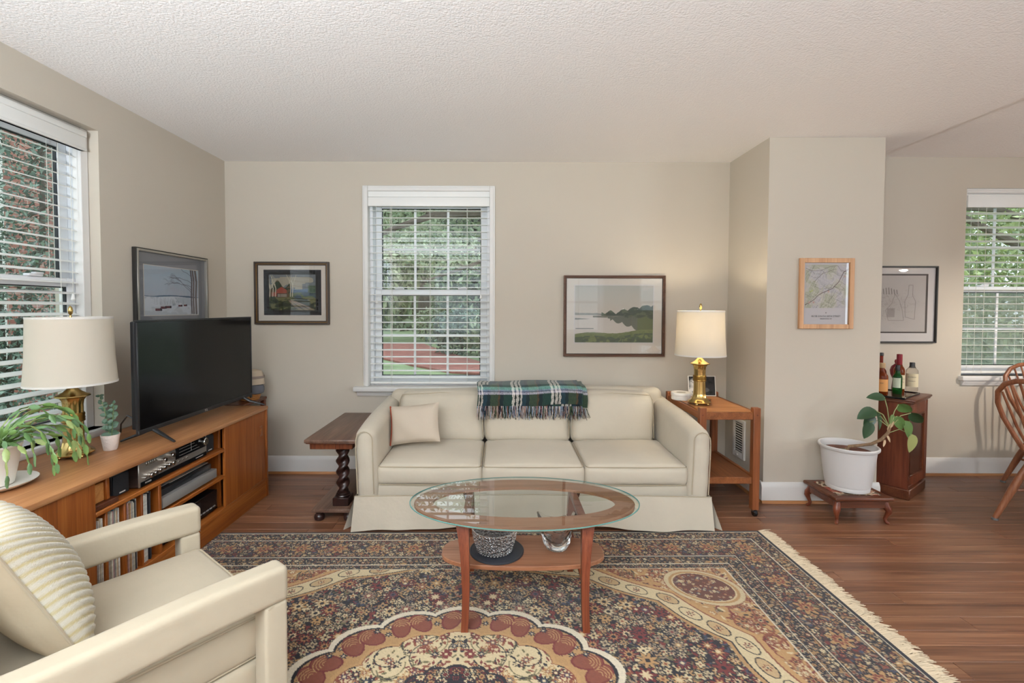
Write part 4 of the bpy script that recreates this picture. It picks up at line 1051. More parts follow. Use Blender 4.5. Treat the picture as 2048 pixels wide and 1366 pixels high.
def pillow_mb(w, h, th, n=22, fn=None):
    mb = MB()
    for s_ in (-1, 1):
        def f(u, v, s_=s_):
            a, b = (2 * u - 1) * s_, 2 * v - 1
            x = w / 2 * a * (1 - .07 * (1 - b * b)); z = h / 2 * b * (1 - .07 * (1 - a * a))
            y = -s_ * th / 2 * (max(0, 1 - a * a) * max(0, 1 - b * b)) ** .42
            if fn: y += fn(a, b) * (1 - a * a) * (1 - b * b)
            return (x, y, z)
        mb.grid(f, n, n)
    return mb
pl_ = thing('throw_pillow', 'cream rectangular throw pillow with rust-red piping on the sofa', 'pillow', (-.555, 3.05, .40), rz=-.12)
MP = T(0, 0, .145) @ R(-.12, 'Y') @ R(-.32, 'X')
mb = pillow_mb(.335, .255, .13, fn=lambda a, b: .006 * math.sin(5 * a + 3 * b)); mb.v = [tuple(MP @ Vector(q)) for q in mb.v]; mb.build('cushion', M_pill, pl_)
MB().tube([MP @ Vector((-.1675 + .011 * math.cos(s * PI / 2), 0, s * .1275)) for s in np.linspace(-1, 1, 9)], .0055, 8).build('piping', M_red, pl_)

# ---- plaid throw over the middle of the sofa back
def plaid(u, v):
    """woven tartan colour at u (across, 0..1), v (along the cloth, metres from the front hem)"""
    x = u * .72
    tw = ((x * 150 + v * 150) % 1) < .5
    def band(t, base):
        t = t % 1
        if t < .07: return C('#d8d0c6')
        if t < .10: return C('#15181c')
        if t < .17: return C('#cfc6bd')
        if t < .20: return C('#15181c')
        if t < .25: return C('#cfc6bd')
        if t < .36: return C('#22384a') if base else C('#1f2f2c')
        if t < .44: return C('#1b1d2c')
        if t < .64: return C('#3e4a36')
        if t < .68: return C('#5a3f2a')
        if t < .78: return C('#1b1d2c')
        return C('#27403a')
    a = band(x / .27 + .14, True)
    if v < .085: b = C('#22302a')
    elif v < .103: b = C('#b9b3c0')
    elif v < .108: b = C('#2c2c4a')
    elif v < .118: b = C('#8f9bb0')
    elif v < .150: b = C('#7db0a4')
    elif v < .165: b = C('#2d4a3c')
    else: b = C('#31443a')
    return a if tw else b
thr = thing('plaid_throw', 'green and grey plaid throw with fringe over the sofa back', 'blanket', (.21, 3.34, .40))
DR = [(3.196, .632), (3.206, .680), (3.224, .720), (3.252, .752), (3.29, .766), (3.34, .769), (3.42, .768), (3.50, .764), (3.552, .752), (3.566, .72), (3.568, .66), (3.568, .56)]
cum = [0]
for a, b in zip(DR[:-1], DR[1:]): cum.append(cum[-1] + math.hypot(b[0] - a[0], b[1] - a[1]))
def dr(s):
    for i in range(len(DR) - 1):
        if s <= cum[i + 1] or i == len(DR) - 2:
            k = (s - cum[i]) / (cum[i + 1] - cum[i]); return lerp(DR[i][0], DR[i + 1][0], k), lerp(DR[i][1], DR[i + 1][1], k)
def throw_layer(name, x0, x1, dz, dy, hem, u_off, sag):
    nu, nv = 230, 110; cols, pts = [], []
    for j in range(nv):
        s = j / (nv - 1) * cum[-1]
        for i in range(nu):
            u = i / (nu - 1); y_, z_ = dr(s)
            hm = hem + .010 * math.sin(u * 5 + 1)
            z = z_ + dz + sag * (u - .5) + .004 * math.sin(u * 9 + s * 8) - (hm * max(0, 1 - s / .12))
            pts.append((lerp(x0, x1, u) + .006 * math.sin(s * 20), y_ - dy - .004 * math.sin(u * 14), z)); cols.append(plaid(u + u_off, s))
    me = grid_mesh(name, np.array(pts) - np.array(OFF[thr.name]), nu, nv, np.array(cols)); me.polygons.foreach_set('use_smooth', [True] * len(me.polygons))
    return link_mesh(name, me, painted('woven_plaid_wool', .95, .1, bump=.3, bscale=900, sheen=.2), thr)
throw_layer('cloth', -.150, .565, 0, .008, .0, 0, .012); throw_layer('folded_layer', -.158, .600, -.004, -.002, .012, .31, .0)
def fringe(x0, x1, n, ztop, y, L, seed, slant=0):
    rs = random.Random(seed); mb = MB()
    for k in range(n):
        u = (k + rs.random()) / n; x = lerp(x0, x1, u); mb.col = plaid(u, .03 if rs.random() < .4 else .11)
        if rs.random() < .35: mb.col = C(rs.choice(('#b9a79c', '#8a6f66', '#6b3a34', '#c8bcb4', '#2a2a38')))
        l = L * rs.uniform(.75, 1.1); dx = rs.uniform(-.012, .012) + slant * u
        mb.tube([(x, y, ztop), (x + dx * .4, y - .006 - rs.random() * .004, ztop - l * .5), (x + dx, y - .002, ztop - l)], [.0017, .0016, .0012], 5)
    o = mb.build('fringe', painted('fringe_yarn', .95, .1), thr, colors=True); o['kind'] = 'stuff'
fringe(-.152, .565, 260, .634, 3.187, .078, 1); fringe(-.160, .598, 150, .616, 3.196, .075, 2, .02)

# ================================================================== BARLEY-TWIST SIDE TABLE
st = thing('side_table', 'dark narrow side table on barley-twist legs beside the sofa', 'side table', (-1.02, 3.17, 0))
MB().rbox(-1.180, -.868, 2.800, 3.545, .484, .507, .006, 2).build('top', M_walnut, st)
MB().rbox(-1.172, -.876, 2.808, 3.537, .4785, .4845, .003, 2).build('top_moulding', M_rosew, st)
MB().rbox(-1.154, -.894, 2.826, 3.520, .442, .479, .002, 1).build('apron', M_rosew, st)
MB().rbox(-1.142, -.890, 2.812, 3.535, .056, .079, .005, 2).build('base_board', M_walnut, st)
for yy in (2.905, 3.44):
    def tw(u, v): 
        a = 2 * PI * u; z = lerp(.148, .442, v); e = min(1, v * 12, (1 - v) * 12)
        r = .0330 * (1 + .26 * e * math.cos(2 * a - z * 92)) 
        return (-.980 + r * math.cos(a), yy + r * math.sin(a), z)
    MB().grid(tw, 28, 90, cu=True).build('twist_leg', M_walnutd, st, sharp=80)
    MB().lathe([(.043, .130), (.046, .135), (.043, .141), (.038, .143), (.041, .148), (.036, .152)], (-.980, yy, 0), 24).build('leg_collar', M_walnutd, st)
    MB().rbox(-1.030, -.930, yy - .05, yy + .05, .079, .130, .004, 1).build('leg_block', M_walnutd, st)
for (fx, fy) in ((-1.105, 2.845), (-.925, 2.845), (-1.105, 3.50), (-.925, 3.50)):
    MB().lathe([(.018, 0), (.030, .008), (.033, .022), (.028, .036), (.016, .045), (.022, .050), (.022, .056)], (fx, fy, 0), 20).build('bun_foot', M_walnutd, st)

# ================================================================== OVAL GLASS COFFEE TABLE
def rings(mb, lst, c, n=96, ex=2.0, caps=True, M=None):
    vs, fs = [], []
    for (a, b, z) in lst:
        for i in range(n):
            th = 2 * PI * i / n; co, si = math.cos(th), math.sin(th)
            vs.append((c[0] + a * math.copysign(abs(co) ** (2 / ex), co), c[1] + b * math.copysign(abs(si) ** (2 / ex), si), z))
    for j in range(len(lst) - 1):
        for i in range(n):
            k = (i + 1) % n; fs.append((j * n + i, j * n + k, (j + 1) * n + k, (j + 1) * n + i))
    if caps: fs.append(tuple(range(n))[::-1]); fs.append(tuple((len(lst) - 1) * n + i for i in range(n)))
    return mb.add(vs, fs, M)
GCX, GCY = .110, 2.070
ct = thing('coffee_table', 'oval glass-topped walnut coffee table on the rug', 'coffee table', (GCX, GCY, 0))
M_tglass = thin_glass('table_glass', (.90, .945, .93), 2.1)
M_tedge = mat('green_glass_edge', '#5d918c', .08, spec=.6)
g_ = rings(MB(), [(.507, .287, .4415), (.488, .268, .4505)], (GCX, GCY), caps=False); n_ = 96
g_.f.append(tuple(range(n_, 2 * n_)))
g_.build('glass_top', M_tglass, ct, sharp=20)
rings(MB(), [(.507, .287, .4415), (.5095, .2895, .4425), (.5095, .2895, .4455), (.506, .286, .4460)], (GCX, GCY), caps=False).build('glass_edge', M_tedge, ct)
rg_ = rings(MB(), [(.488, .264, .4285), (.489, .265, .4400), (.406, .163, .4400), (.405, .162, .4285), (.488, .264, .4285)], (GCX, GCY), caps=False)
rg_.build('frame_ring', M_cshelf, ct)
def sq_tube(mb, pts, ws, ds):
    vs, fs = [], []
    for (x, y, z), w, d in zip(pts, ws, ds): vs += [(x - w / 2, y - d / 2, z), (x + w / 2, y - d / 2, z), (x + w / 2, y + d / 2, z), (x - w / 2, y + d / 2, z)]
    m = len(pts)
    for i in range(m - 1):
        for k in range(4): fs.append((4 * i + k, 4 * i + (k + 1) % 4, 4 * i + 4 + (k + 1) % 4, 4 * i + 4 + k))
    fs += [(3, 2, 1, 0), tuple(4 * (m - 1) + k for k in range(4))]
    return mb.add(vs, fs)
for sx in (-1, 1):
    for sy in (-1, 1):
        xs = [.256, .250, .244, .240, .239, .241, .244]; ys = [.170, .186, .200, .211, .215, .216, .218]; zs = [.4285, .38, .31, .22, .15, .07, .006]
        pts = [(GCX - .005 + sx * a, GCY - .004 + sy * b, z) for a, b, z in zip(xs, ys, zs)]
        sq_tube(MB(), pts, [.052, .044, .036, .031, .029, .029, .028], [.05, .04, .034, .03, .028, .028, .028]).build('leg', M_ctable, ct)
for sx in (-1, 1):
    x = GCX - .005 + sx * .245
    MB().rbox(x - .014, x + .014, GCY - .205, GCY + .205, .178, .1995, .003, 1).build('shelf_rail', M_ctable, ct)
    MB().rbox(x - .016, x + .016, GCY - .175, GCY + .175, .404, .4285, .003, 1).build('top_rail', M_ctable, ct)
rings(MB(), [(.356, .134, .2000), (.360, .138, .203), (.360, .138, .217), (.357, .135, .2200)], (.104, GCY), ex=2.7).build('shelf', M_cshelf, ct)
MB().lathe([(.115, 0), (.121, .002), (.121, .006), (.117, .008), (.112, .0065), (.108, .0075), (.100, .0065), (.096, .007), (0, .0068)], (-.012, 2.060, .220), 48).solo('round_mat', mat('black_slate_mat', '#2a2c33', .5, bump=.05, bscale=200), 'round black mat under the crystal bowl', 'mat', (-.012, 2.06, .22))
t = NT('cut_crystal'); MATS['crystal'] = t.m
t.n.remove(t.b); _tr = t.new('ShaderNodeBsdfTransparent'); _tr.inputs['Color'].default_value = (.93, .93, .95, 1); _gl = t.new('ShaderNodeBsdfGlossy', i_Roughness=.05); _df = t.new('ShaderNodeBsdfDiffuse'); _df.inputs['Color'].default_value = C4('#d3d0d4')
_tc = t.new('ShaderNodeTexCoord'); _vo = t.new('ShaderNodeTexVoronoi', i_Scale=105.0); t.link(_tc.outputs['Object'], _vo.inputs['Vector'])
_bp = t.new('ShaderNodeBump', i_Strength=1.0, i_Distance=.05); t.link(_vo.outputs['Distance'], _bp.inputs['Height'])
for n_ in (_gl, _df): t.link(_bp.outputs['Normal'], n_.inputs['Normal'])
_m1 = t.new('ShaderNodeMixShader'); _m1.inputs[0].default_value = .8; t.link(_df.outputs[0], _m1.inputs[1]); t.link(_gl.outputs[0], _m1.inputs[2])
_m2 = t.new('ShaderNodeMixShader'); _m2.inputs[0].default_value = .7; t.link(_tr.outputs[0], _m2.inputs[1]); t.link(_m1.outputs[0], _m2.inputs[2]); t.link(_m2.outputs[0], t.out.inputs['Surface'])
M_cryst = t.m
bw = thing('crystal_bowl', 'knobbly cut crystal bowl on the round black mat', 'bowl', (-.022, 2.062, .2272))
zb = .2272
MB().lathe([(.060, zb), (.074, zb + .004), (.086, zb + .025), (.095, zb + .055), (.100, zb + .085), (.101, zb + .10), (.096, zb + .10), (.094, zb + .08), (.088, zb + .05), (.078, zb + .025), (.0, zb + .014)], (-.022, 2.062, 0), 72, mod=lambda a, z: 1 + .012 * math.cos(36 * a + z * 300)).build('body', M_cryst, bw)
sm = MB().lathe([(.0, -.0062), (.0045, -.0045), (.0062, 0), (.0045, .0045), (0, .0062)], n=8).mesh('bead'); sm.materials.append(M_cryst)
for k in range(36):
    a = 2 * PI * k / 36; inst('bead', sm, bw, T(-.022 + .078 * math.cos(a), 2.062 + .078 * math.sin(a), zb + .008))
vs_ = thing('crystal_vase', 'heavy clear crystal vase with a wavy rim on the table shelf', 'vase', (.258, 2.085, .220))
M_clear = mat('clear_crystal', '#ffffff', .02, trans=1.0, ior=1.5, bump=.25, bscale=38)
def vz(u, v):
    a = 2 * PI * u; top = .135 + .028 * math.cos(2 * a)
    seq = [(.038, 0), (.046, .004), (.052, .03), (.064, .35), (.078, .75), (.086, 1.0), (.078, 1.0), (.068, .72), (.052, .38), (.02, .27), (.0005, .26)]
    k = v * (len(seq) - 1); i = min(int(k), len(seq) - 2); f = k - i
    r = lerp(seq[i][0], seq[i + 1][0], f); z = lerp(seq[i][1], seq[i + 1][1], f)
    z = z * top if z > .03 else z
    r *= 1 + .05 * math.cos(4 * a) * (1 if z > .02 else .3)
    return (.258 + r * math.cos(a), 2.085 + r * math.sin(a) * .9, .220 + z)
MB().grid(vz, 48, 31, cu=True).build('body', M_clear, vs_, sharp=60)

# ================================================================== TEAK SERVING CART
ca = thing('serving_cart', 'two-tier teak serving cart on casters beside the sofa', 'cart', (1.43, 3.19, 0))
PXs, PYs = ((1.247, 1.288), (1.581, 1.625)), ((2.900, 2.942), (3.470, 3.512))
for (xa, xb) in PXs:
    for (ya, yb) in PYs:
        lg = MB().rbox(xa, xb, ya, yb, .040, .684, .003, 1).build('post', M_cartz, ca)
        xc, yc = (xa + xb) / 2, (ya + yb) / 2
        cs = MB().lathe([(.0, -.011), (.019, -.011), (.023, -.006), (.023, .006), (.019, .011), (0, .011)], n=18, M=T(xc - .002, yc - .012, .023) @ R(PI / 2, 'Y')).build('caster', M_blackg, lg)
        MB().rbox(xc - .016, xc + .013, yc - .024, yc + .010, .026, .044, .006, 2).build('caster_housing', M_blackp, lg)
for (za, zb_, zp) in ((.609, .656, .636), (.205, .247, .232)):
    for (ya, yb) in ((2.908, 2.930), (3.482, 3.504)): MB().rbox(1.284, 1.581, ya, yb, za, zb_, .003, 1).build('rail', M_cart, ca)
    for (xa, xb) in ((1.252, 1.274), (1.595, 1.617)): MB().rbox(xa, xb, 2.942, 3.470, za, zb_, .003, 1).build('rail', M_cart, ca)
    MB().box(1.262, 1.604, 2.922, 3.492, zp - .006, zp + (.020 if zp > .5 else .006)).build('tray_panel', M_cart if zp < .5 else wood('cart_tray', '#9a6238', '#ad7345', '#be8656', 'X', .4, across=16), ca)
for (xc) in (1.262, 1.603): MB().lathe([(.0055, 0), (.0055, .0015), (0, .002)], n=10, M=T(xc, 2.9, .640) @ R(PI / 2, 'X')).build('peg', M_mahog, ca)
tn = thing('round_tin', 'round white lidded tin on the cart beside the lamp', 'tin', (1.292, 3.33, .656))
MB().lathe([(.062, .656), (.066, .659), (.066, .686)], (1.292, 3.33, 0), 36).build('body', M_whitec, tn)
MB().lathe([(.068, .686), (.069, .688), (.069, .704), (.066, .708), (.05, .709), (.048, .7075), (.0, .7075)], (1.292, 3.33, 0), 36).build('lid', M_whitec, tn)
MB().lathe([(.030, .7078), (.030, .7085), (0, .7085)], (1.292, 3.33, 0), 24, sx=1.1, sy=.6).build('label', mat('grey_tin_label', '#8c867c', .6), tn)
ph = thing('photo_card', 'black and white dog photograph leaning at the back of the cart', 'photograph', (1.495, 3.44, .656), rz=-.05)
MPH = T(0, .008, .002) @ R(-.16, 'X')
MB().rbox(-.100, .100, -.0012, 0, 0, .148, .0004, 1, MPH).build('card', M_white, ph)
canvas('print', art_dog(), MPH @ Vector((-.094, -.0018, .143)), (MPH @ Vector((.094, 0, 0)) - MPH @ Vector((-.094, 0, 0))), (MPH @ Vector((0, 0, .006)) - MPH @ Vector((0, 0, .143))), ph, M_print)
MB().lathe([(.018, 0), (.022, .003), (.026, .02), (.024, .02), (.018, .006), (0, .005)], (1.442, 3.245, .656), 24).solo('glass_dish', thin_glass('dish_glass', (.9, .9, .92), 1.5), 'tiny clear glass dish beside the lit lamp', 'dish', (1.442, 3.245, .656))

# ---- wall heater on the stub
ht = thing('wall_heater', 'white louvred heater let into the side of the wall stub', 'heater', (XC0, 3.435, .21))
fr = MB(); ha = (3.352, 3.518, .205, .492)
fr.rbox(XC0 - .014, XC0, ha[0], ha[0] + .028, ha[2], ha[3], .004, 2).rbox(XC0 - .014, XC0, ha[1] - .028, ha[1], ha[2], ha[3], .004, 2).rbox(XC0 - .014, XC0, ha[0] + .028, ha[1] - .028, ha[2], ha[2] + .045, .004, 2).rbox(XC0 - .014, XC0, ha[0] + .028, ha[1] - .028, ha[3] - .028, ha[3], .004, 2)
fr.build('frame', M_trim, ht); MB().box(XC0 - .003, XC0, ha[0] + .02, ha[1] - .02, ha[2] + .03, ha[3] - .02).build('backing', M_black, ht)
for k in range(12):
    z = .258 + k * .0175; MB().rbox(XC0 - .012, XC0 - .004, ha[0] + .026, ha[1] - .026, z, z + .007, .002, 1).build('louvre', M_trim, ht)
MB().lathe([(.010, 0), (.010, .008), (.007, .011), (0, .011)], n=14, M=T(XC0 - .013, 3.44, .228) @ R(-PI / 2, 'Y')).build('knob', M_trim, ht)

# ================================================================== FOOTSTOOL, POT AND PLANT
fs_ = thing('footstool', 'small footstool with cabriole legs and embroidered top', 'footstool', (2.20, 2.95, 0))
FX0, FX1, FY0, FY1, FZ = 2.020, 2.375, 2.785, 3.095, .166
MB().rbox(FX0, FX1, FY0, FY1, FZ - .022, FZ, .008, 3).build('top', M_mahogx, fs_)
ap = MB(); ap.rbox(FX0 + .02, FX1 - .02, FY0 + .018, FY0 + .034, .098, FZ - .02, .002, 1).rbox(FX0 + .02, FX1 - .02, FY1 - .034, FY1 - .018, .098, FZ - .02, .002, 1)
ap.rbox(FX0 + .018, FX0 + .034, FY0 + .034, FY1 - .034, .098, FZ - .02, .002, 1).rbox(FX1 - .034, FX1 - .018, FY0 + .034, FY1 - .034, .098, FZ - .02, .002, 1); ap.build('apron', M_mahogx, fs_)
for sx, x in ((-1, FX0 + .034), (1, FX1 - .034)):
    for sy, y in ((-1, FY0 + .034), (1, FY1 - .034)):
        q = [(0, .135, .018), (.004, .11, .021), (.014, .092, .021), (.018, .075, .017), (.010, .052, .012), (.003, .030, .010), (.006, .014, .010), (.016, .006, .010), (.022, .006, .006)]
        MB().tube([(x + sx * d * .85, y + sy * d * .85, z) for d, z, r in q], [r for d, z, r in q], 10).build('cabriole_leg', M_mahog, fs_)
rs = np.random.RandomState(3); hh, ww = 46, 54
im = A('#b8a389') * np.ones((hh, ww, 3)); nn = fbm(hh, ww, 7, 61, 3)
for th_, c_ in ((.62, '#c98a4a'), (.57, '#8b4a3c')): put(im, nn > th_, A(c_))
put(im, nn < .40, A('#5d4a3c')); put(im, (nn > .47) & (nn < .5), A('#d8cdbd'))
canvas('embroidery', im, (FX0 + .042, FY1 - .042, FZ + .002), (FX1 - FX0 - .084, 0, 0), (0, -(FY1 - FY0 - .084), 0), fs_, M_print)
PC = (2.205, 2.945)
pt = thing('planter', 'round white plastic planter on the footstool', 'planter', (PC[0], PC[1], FZ + .002))
zz = FZ + .003
MB().lathe([(.108, zz), (.116, zz + .004), (.119, zz + .026), (.1175, zz + .029), (.121, zz + .032), (.136, zz + .14), (.148, zz + .255), (.158, zz + .258), (.162, zz + .264), (.162, zz + .274), (.157, zz + .279), (.150, zz + .276), (.144, zz + .25), (.140, zz + .22)], (PC[0], PC[1], 0), 56).build('pot', M_whitep, pt)
MB().lathe([(.141, zz + .236), (.10, zz + .242), (.05, zz + .238), (0, zz + .244)], (PC[0], PC[1], 0), 40).build('soil', mat('reddish_potting_soil', '#70483a', .95, bump=.8, bscale=90, var=.35, vscale=25), pt)
M_leafd = mat('dark_philodendron_leaf', '#2f4a2f', .38, var=.2, vscale=20); M_leafm = mat('mid_philodendron_leaf', '#5b7a42', .4, var=.15, vscale=20); M_leafy = mat('yellowing_leaf', '#a3a86a', .45); M_stem = mat('brown_knobbly_stem', '#7b6147', .8, var=.3, vscale=60, bump=.5, bscale=80); M_peti = mat('pale_green_petiole', '#8f9765', .6); M_husk = mat('pale_dry_husk', '#cdb391', .8)
def leaf_mb(L, W, curl=.2, n=9, heart=.25):
    """leaf along +Y, cupped, thin solid"""
    mb = MB()
    def f(u, v, k):
        s = 2 * u - 1; tt = v
        wd = W / 2 * (math.sin(PI * min(1, tt ** .72 * 1.0)) ** .75 if 0 < tt < 1 else 0)
        y = L * tt - heart * W * .35 * abs(s) * (1 - tt) ** 2
        return (s * wd, y, -curl * L * tt * tt + .25 * wd * s * s - k)
    mb.grid(lambda u, v: f(u, v, 0), 7, n); mb.grid(lambda u, v: f(1 - u, v, .0006), 7, n)
    return mb
pp = thing('philodendron', 'leaning leggy philodendron in the white planter', 'plant', (2.19, 2.94, zz + .24))
S0 = [(2.185, 2.94, zz + .236), (2.205, 2.935, zz + .268), (2.26, 2.93, zz + .275), (2.33, 2.92, zz + .287), (2.385, 2.91, zz + .318), (2.42, 2.905, zz + .36), (2.43, 2.90, zz + .40)]
MB().tube(S0, [.011, .010, .009, .0095, .010, .009, .006], 10).build('stem', M_stem, pp)
def petiole(a, b, sag=.03, r=.0024):
    a, b = Vector(a), Vector(b); m = (a + b) / 2 + Vector((0, 0, sag)); MB().tube([a, a.lerp(m, .6), m, m.lerp(b, .6), b], r, 6).build('petiole', M_peti, pp)
def aim(p, d, roll=0, up=(0, 0, 1)):
    y = Vector(d).normalized(); x = y.cross(Vector(up)); x = x.normalized() if x.length > 1e-4 else Vector((1, 0, 0)); z = x.cross(y)
    return T(*p) @ Matrix((x, y, z)).transposed().to_4x4() @ R(roll, 'Y')
lf = leaf_mb(.115, .072, .18).mesh('leaf'); LM = {}
def pleaf(p, d, m, s=1.0, roll=0, up=(0, 0, 1)):
    if m.name not in LM: LM[m.name] = lf.copy(); LM[m.name].materials.append(m)
    inst('leaf', LM[m.name], pp, aim(p, d, roll, up) @ S(s, s, s))
top_ = (2.428, 2.90, zz + .395)
for (q, d, m, s, ro, up) in (((2.33, 2.90, .675), (-.75, -.1, -.28), M_leafd, 1.05, .3, (.2, -.9, .6)), ((2.345, 2.905, .665), (.1, -.3, -.85), M_leafd, 1.0, -.4, (.2, -.9, .3)), ((2.325, 2.91, .640), (-.5, -.1, -.85), M_leafd, .85, .5, (.3, -.9, .3)),
                             ((2.30, 2.90, .60), (-.25, -.1, -.95), M_leafd, .95, .4, (.3, -.9, .2)), ((2.405, 2.92, .750), (-.9, .1, .06), M_leafd, .85, .0, (0, -.75, .7)), ((2.47, 2.90, .635), (.3, -.1, -.95), M_leafm, .8, .2, (-.3, -.9, .2)),
                             ((2.52, 2.90, .605), (.3, -.1, -.85), M_leafm, 1.0, .2, (.4, -.9, .2)), ((2.565, 2.905, .520), (.12, 0, -1), M_leafy, 1.05, .5, (.6, -.8, .1)), ((2.52, 2.95, .70), (.7, 0, -.45), M_leafm, .95, 1.2, (.4, -.8, .3)), ((2.60, 2.95, .645), (.65, 0, -.6), M_leafd, .95, 1.25, (.4, -.8, .3)), ((2.44, 2.90, .645), (-.1, -.1, -.95), M_leafm, .6, .0, (.1, -.9, .1))):
    pleaf(q, d, m, s, ro, up); petiole(S0[-2] if q[2] < .6 else top_, q, .03)
pleaf((2.145, 2.90, zz + .262), (-.6, -.5, .1), M_leafd, .42, 0); petiole((2.18, 2.935, zz + .24), (2.145, 2.90, zz + .262), .005)
for k, (q, d) in enumerate((((2.39, 2.905, .50), (.2, -.2, -.9)), ((2.41, 2.9, .52), (.3, -.3, -.8)), ((2.415, 2.9, .545), (-.1, -.2, .95)), ((2.40, 2.9, .49), (-.3, -.2, -.9)), ((2.425, 2.895, .565), (.4, -.2, .8)))):
    if 'h' not in LM: LM['h'] = leaf_mb(.05, .013, .3, 6).mesh('dry_husk'); LM['h'].materials.append(M_husk)
    inst('dry_husk', LM['h'], pp, aim(q, d, k))

# ================================================================== MAHOGANY CABINET WITH BOTTLES
cb = thing('pot_cupboard', 'narrow mahogany cupboard in the corner behind the wall stub', 'cabinet', (2.785, 3.150, 0), rz=math.radians(36))
cw, cd, chh = .385, .300, .690
MB().rbox(0, cw, 0, cd, 0, .068, .005, 1).build('plinth', M_mahogx, cb)
bd = MB(); bd.rbox(.012, .026, .014, cd - .008, .068, .662, .002, 1).rbox(cw - .026, cw - .012, .014, cd - .008, .068, .662, .002, 1).rbox(.026, cw - .026, cd - .022, cd - .008, .068, .662, .002, 1).rbox(.026, cw - .026, .016, cd - .022, .068, .082, .002, 1).rbox(.026, cw - .026, .016, cd - .022, .60, .662, .002, 1)
bd.build('body', M_mahog, cb)
MB().rbox(-.012, cw + .012, -.012, cd, .662, .676, .003, 2).rbox(-.020, cw + .020, -.020, cd, .674, chh, .006, 2).build('top', M_mahogx, cb)
MH = T(cw - .014, .013, 0) @ R(math.radians(-5), 'Z') @ T(-(cw - .014), -.013, 0)
dr_ = MB(); d0, d1, e0, e1 = .016, cw - .014, .082, .656
dr_.rbox(d0, d0 + .05, -.004, .013, e0, e1, .003, 1, MH).rbox(d1 - .05, d1, -.004, .013, e0, e1, .003, 1, MH).rbox(d0 + .05, d1 - .05, -.004, .013, e0, e0 + .06, .003, 1, MH).rbox(d0 + .05, d1 - .05, -.004, .013, e1 - .085, e1, .003, 1, MH)
do_ = dr_.build('door', M_mahog, cb)
MB().box(d0 + .045, d1 - .045, .004, .009, e0 + .05, e1 - .07, MH).build('door_panel', wood('dark_door_panel', '#3a2018', '#4b2b20', '#5c382b', 'Z', .25), do_)
ml = MB(); ml.rbox(d0 + .05, d0 + .058, -.007, .006, e0 + .06, e1 - .085, .002, 1, MH).rbox(d1 - .058, d1 - .05, -.007, .006, e0 + .06, e1 - .085, .002, 1, MH).rbox(d0 + .058, d1 - .058, -.007, .006, e0 + .06, e0 + .068, .002, 1, MH).rbox(d0 + .058, d1 - .058, -.007, .006, e1 - .093, e1 - .085, .002, 1, MH); ml.build('bead_moulding', M_rosew, do_)
MB().lathe([(.006, 0), (.004, .008), (.009, .014), (.008, .02), (0, .022)], n=12, M=MH @ T(d0 + .025, -.004, .385) @ R(PI / 2, 'X')).build('knob', M_brassd, do_)
MB().tube([MH @ Vector((d0 + .025 + .012 * math.sin(a), -.010, .362 + .014 * math.cos(a))) for a in np.linspace(0, 2 * PI, 13)], .0022, 6).build('ring_pull', M_brassd, do_)
ty = thing('serving_tray', 'dark lacquered tray holding the bottles on the cupboard', 'tray', (2.80, 3.36, chh), rz=math.radians(36))
tw_, td_ = .175, .125
MB().rbox(-tw_, tw_, -td_, td_, 0, .008, .003, 1).build('bed', mat('dark_red_lacquer', '#3b201d', .12, spec=.6), ty)
tr_ = MB()
for (a, b, c_, d_) in ((-tw_ - .006, tw_ + .006, -td_ - .006, -td_ + .002), (-tw_ - .006, tw_ + .006, td_ - .002, td_ + .006), (-tw_ - .006, -tw_ + .002, -td_, td_), (tw_ - .002, tw_ + .006, -td_, td_)): tr_.rbox(a, b, c_, d_, 0, .014, .002, 1)
tr_.build('rim', M_blackg, ty)
M_gamb = mat('amber_whiskey_glass', '#b5541c', .04, trans=.75, ior=1.3, spec=.6); M_gred = mat('red_brown_glass', '#8c2f1a', .05, trans=.6, ior=1.3); M_ggrn = mat('green_bottle_glass', '#1f6a2a', .04, trans=.7, ior=1.3, spec=.6); M_gclr = mat('clear_bottle_glass', '#f2ece2', .03, trans=.92, ior=1.25)
M_lorg = mat('orange_paper_label', '#d79a5c', .7); M_lgrn = mat('pale_green_label', '#c5cdb4', .7); M_lcrm = mat('cream_paper_label', '#d9cba9', .7); M_wax = mat('dark_red_wax', '#7e1526', .3); M_capb = mat('black_bottle_cap', '#18181b', .4); M_cork = mat('tan_cork_cap', '#b59873', .7); M_dred = mat('dark_liqueur', '#3a1220', .1)
ZT = chh + .008
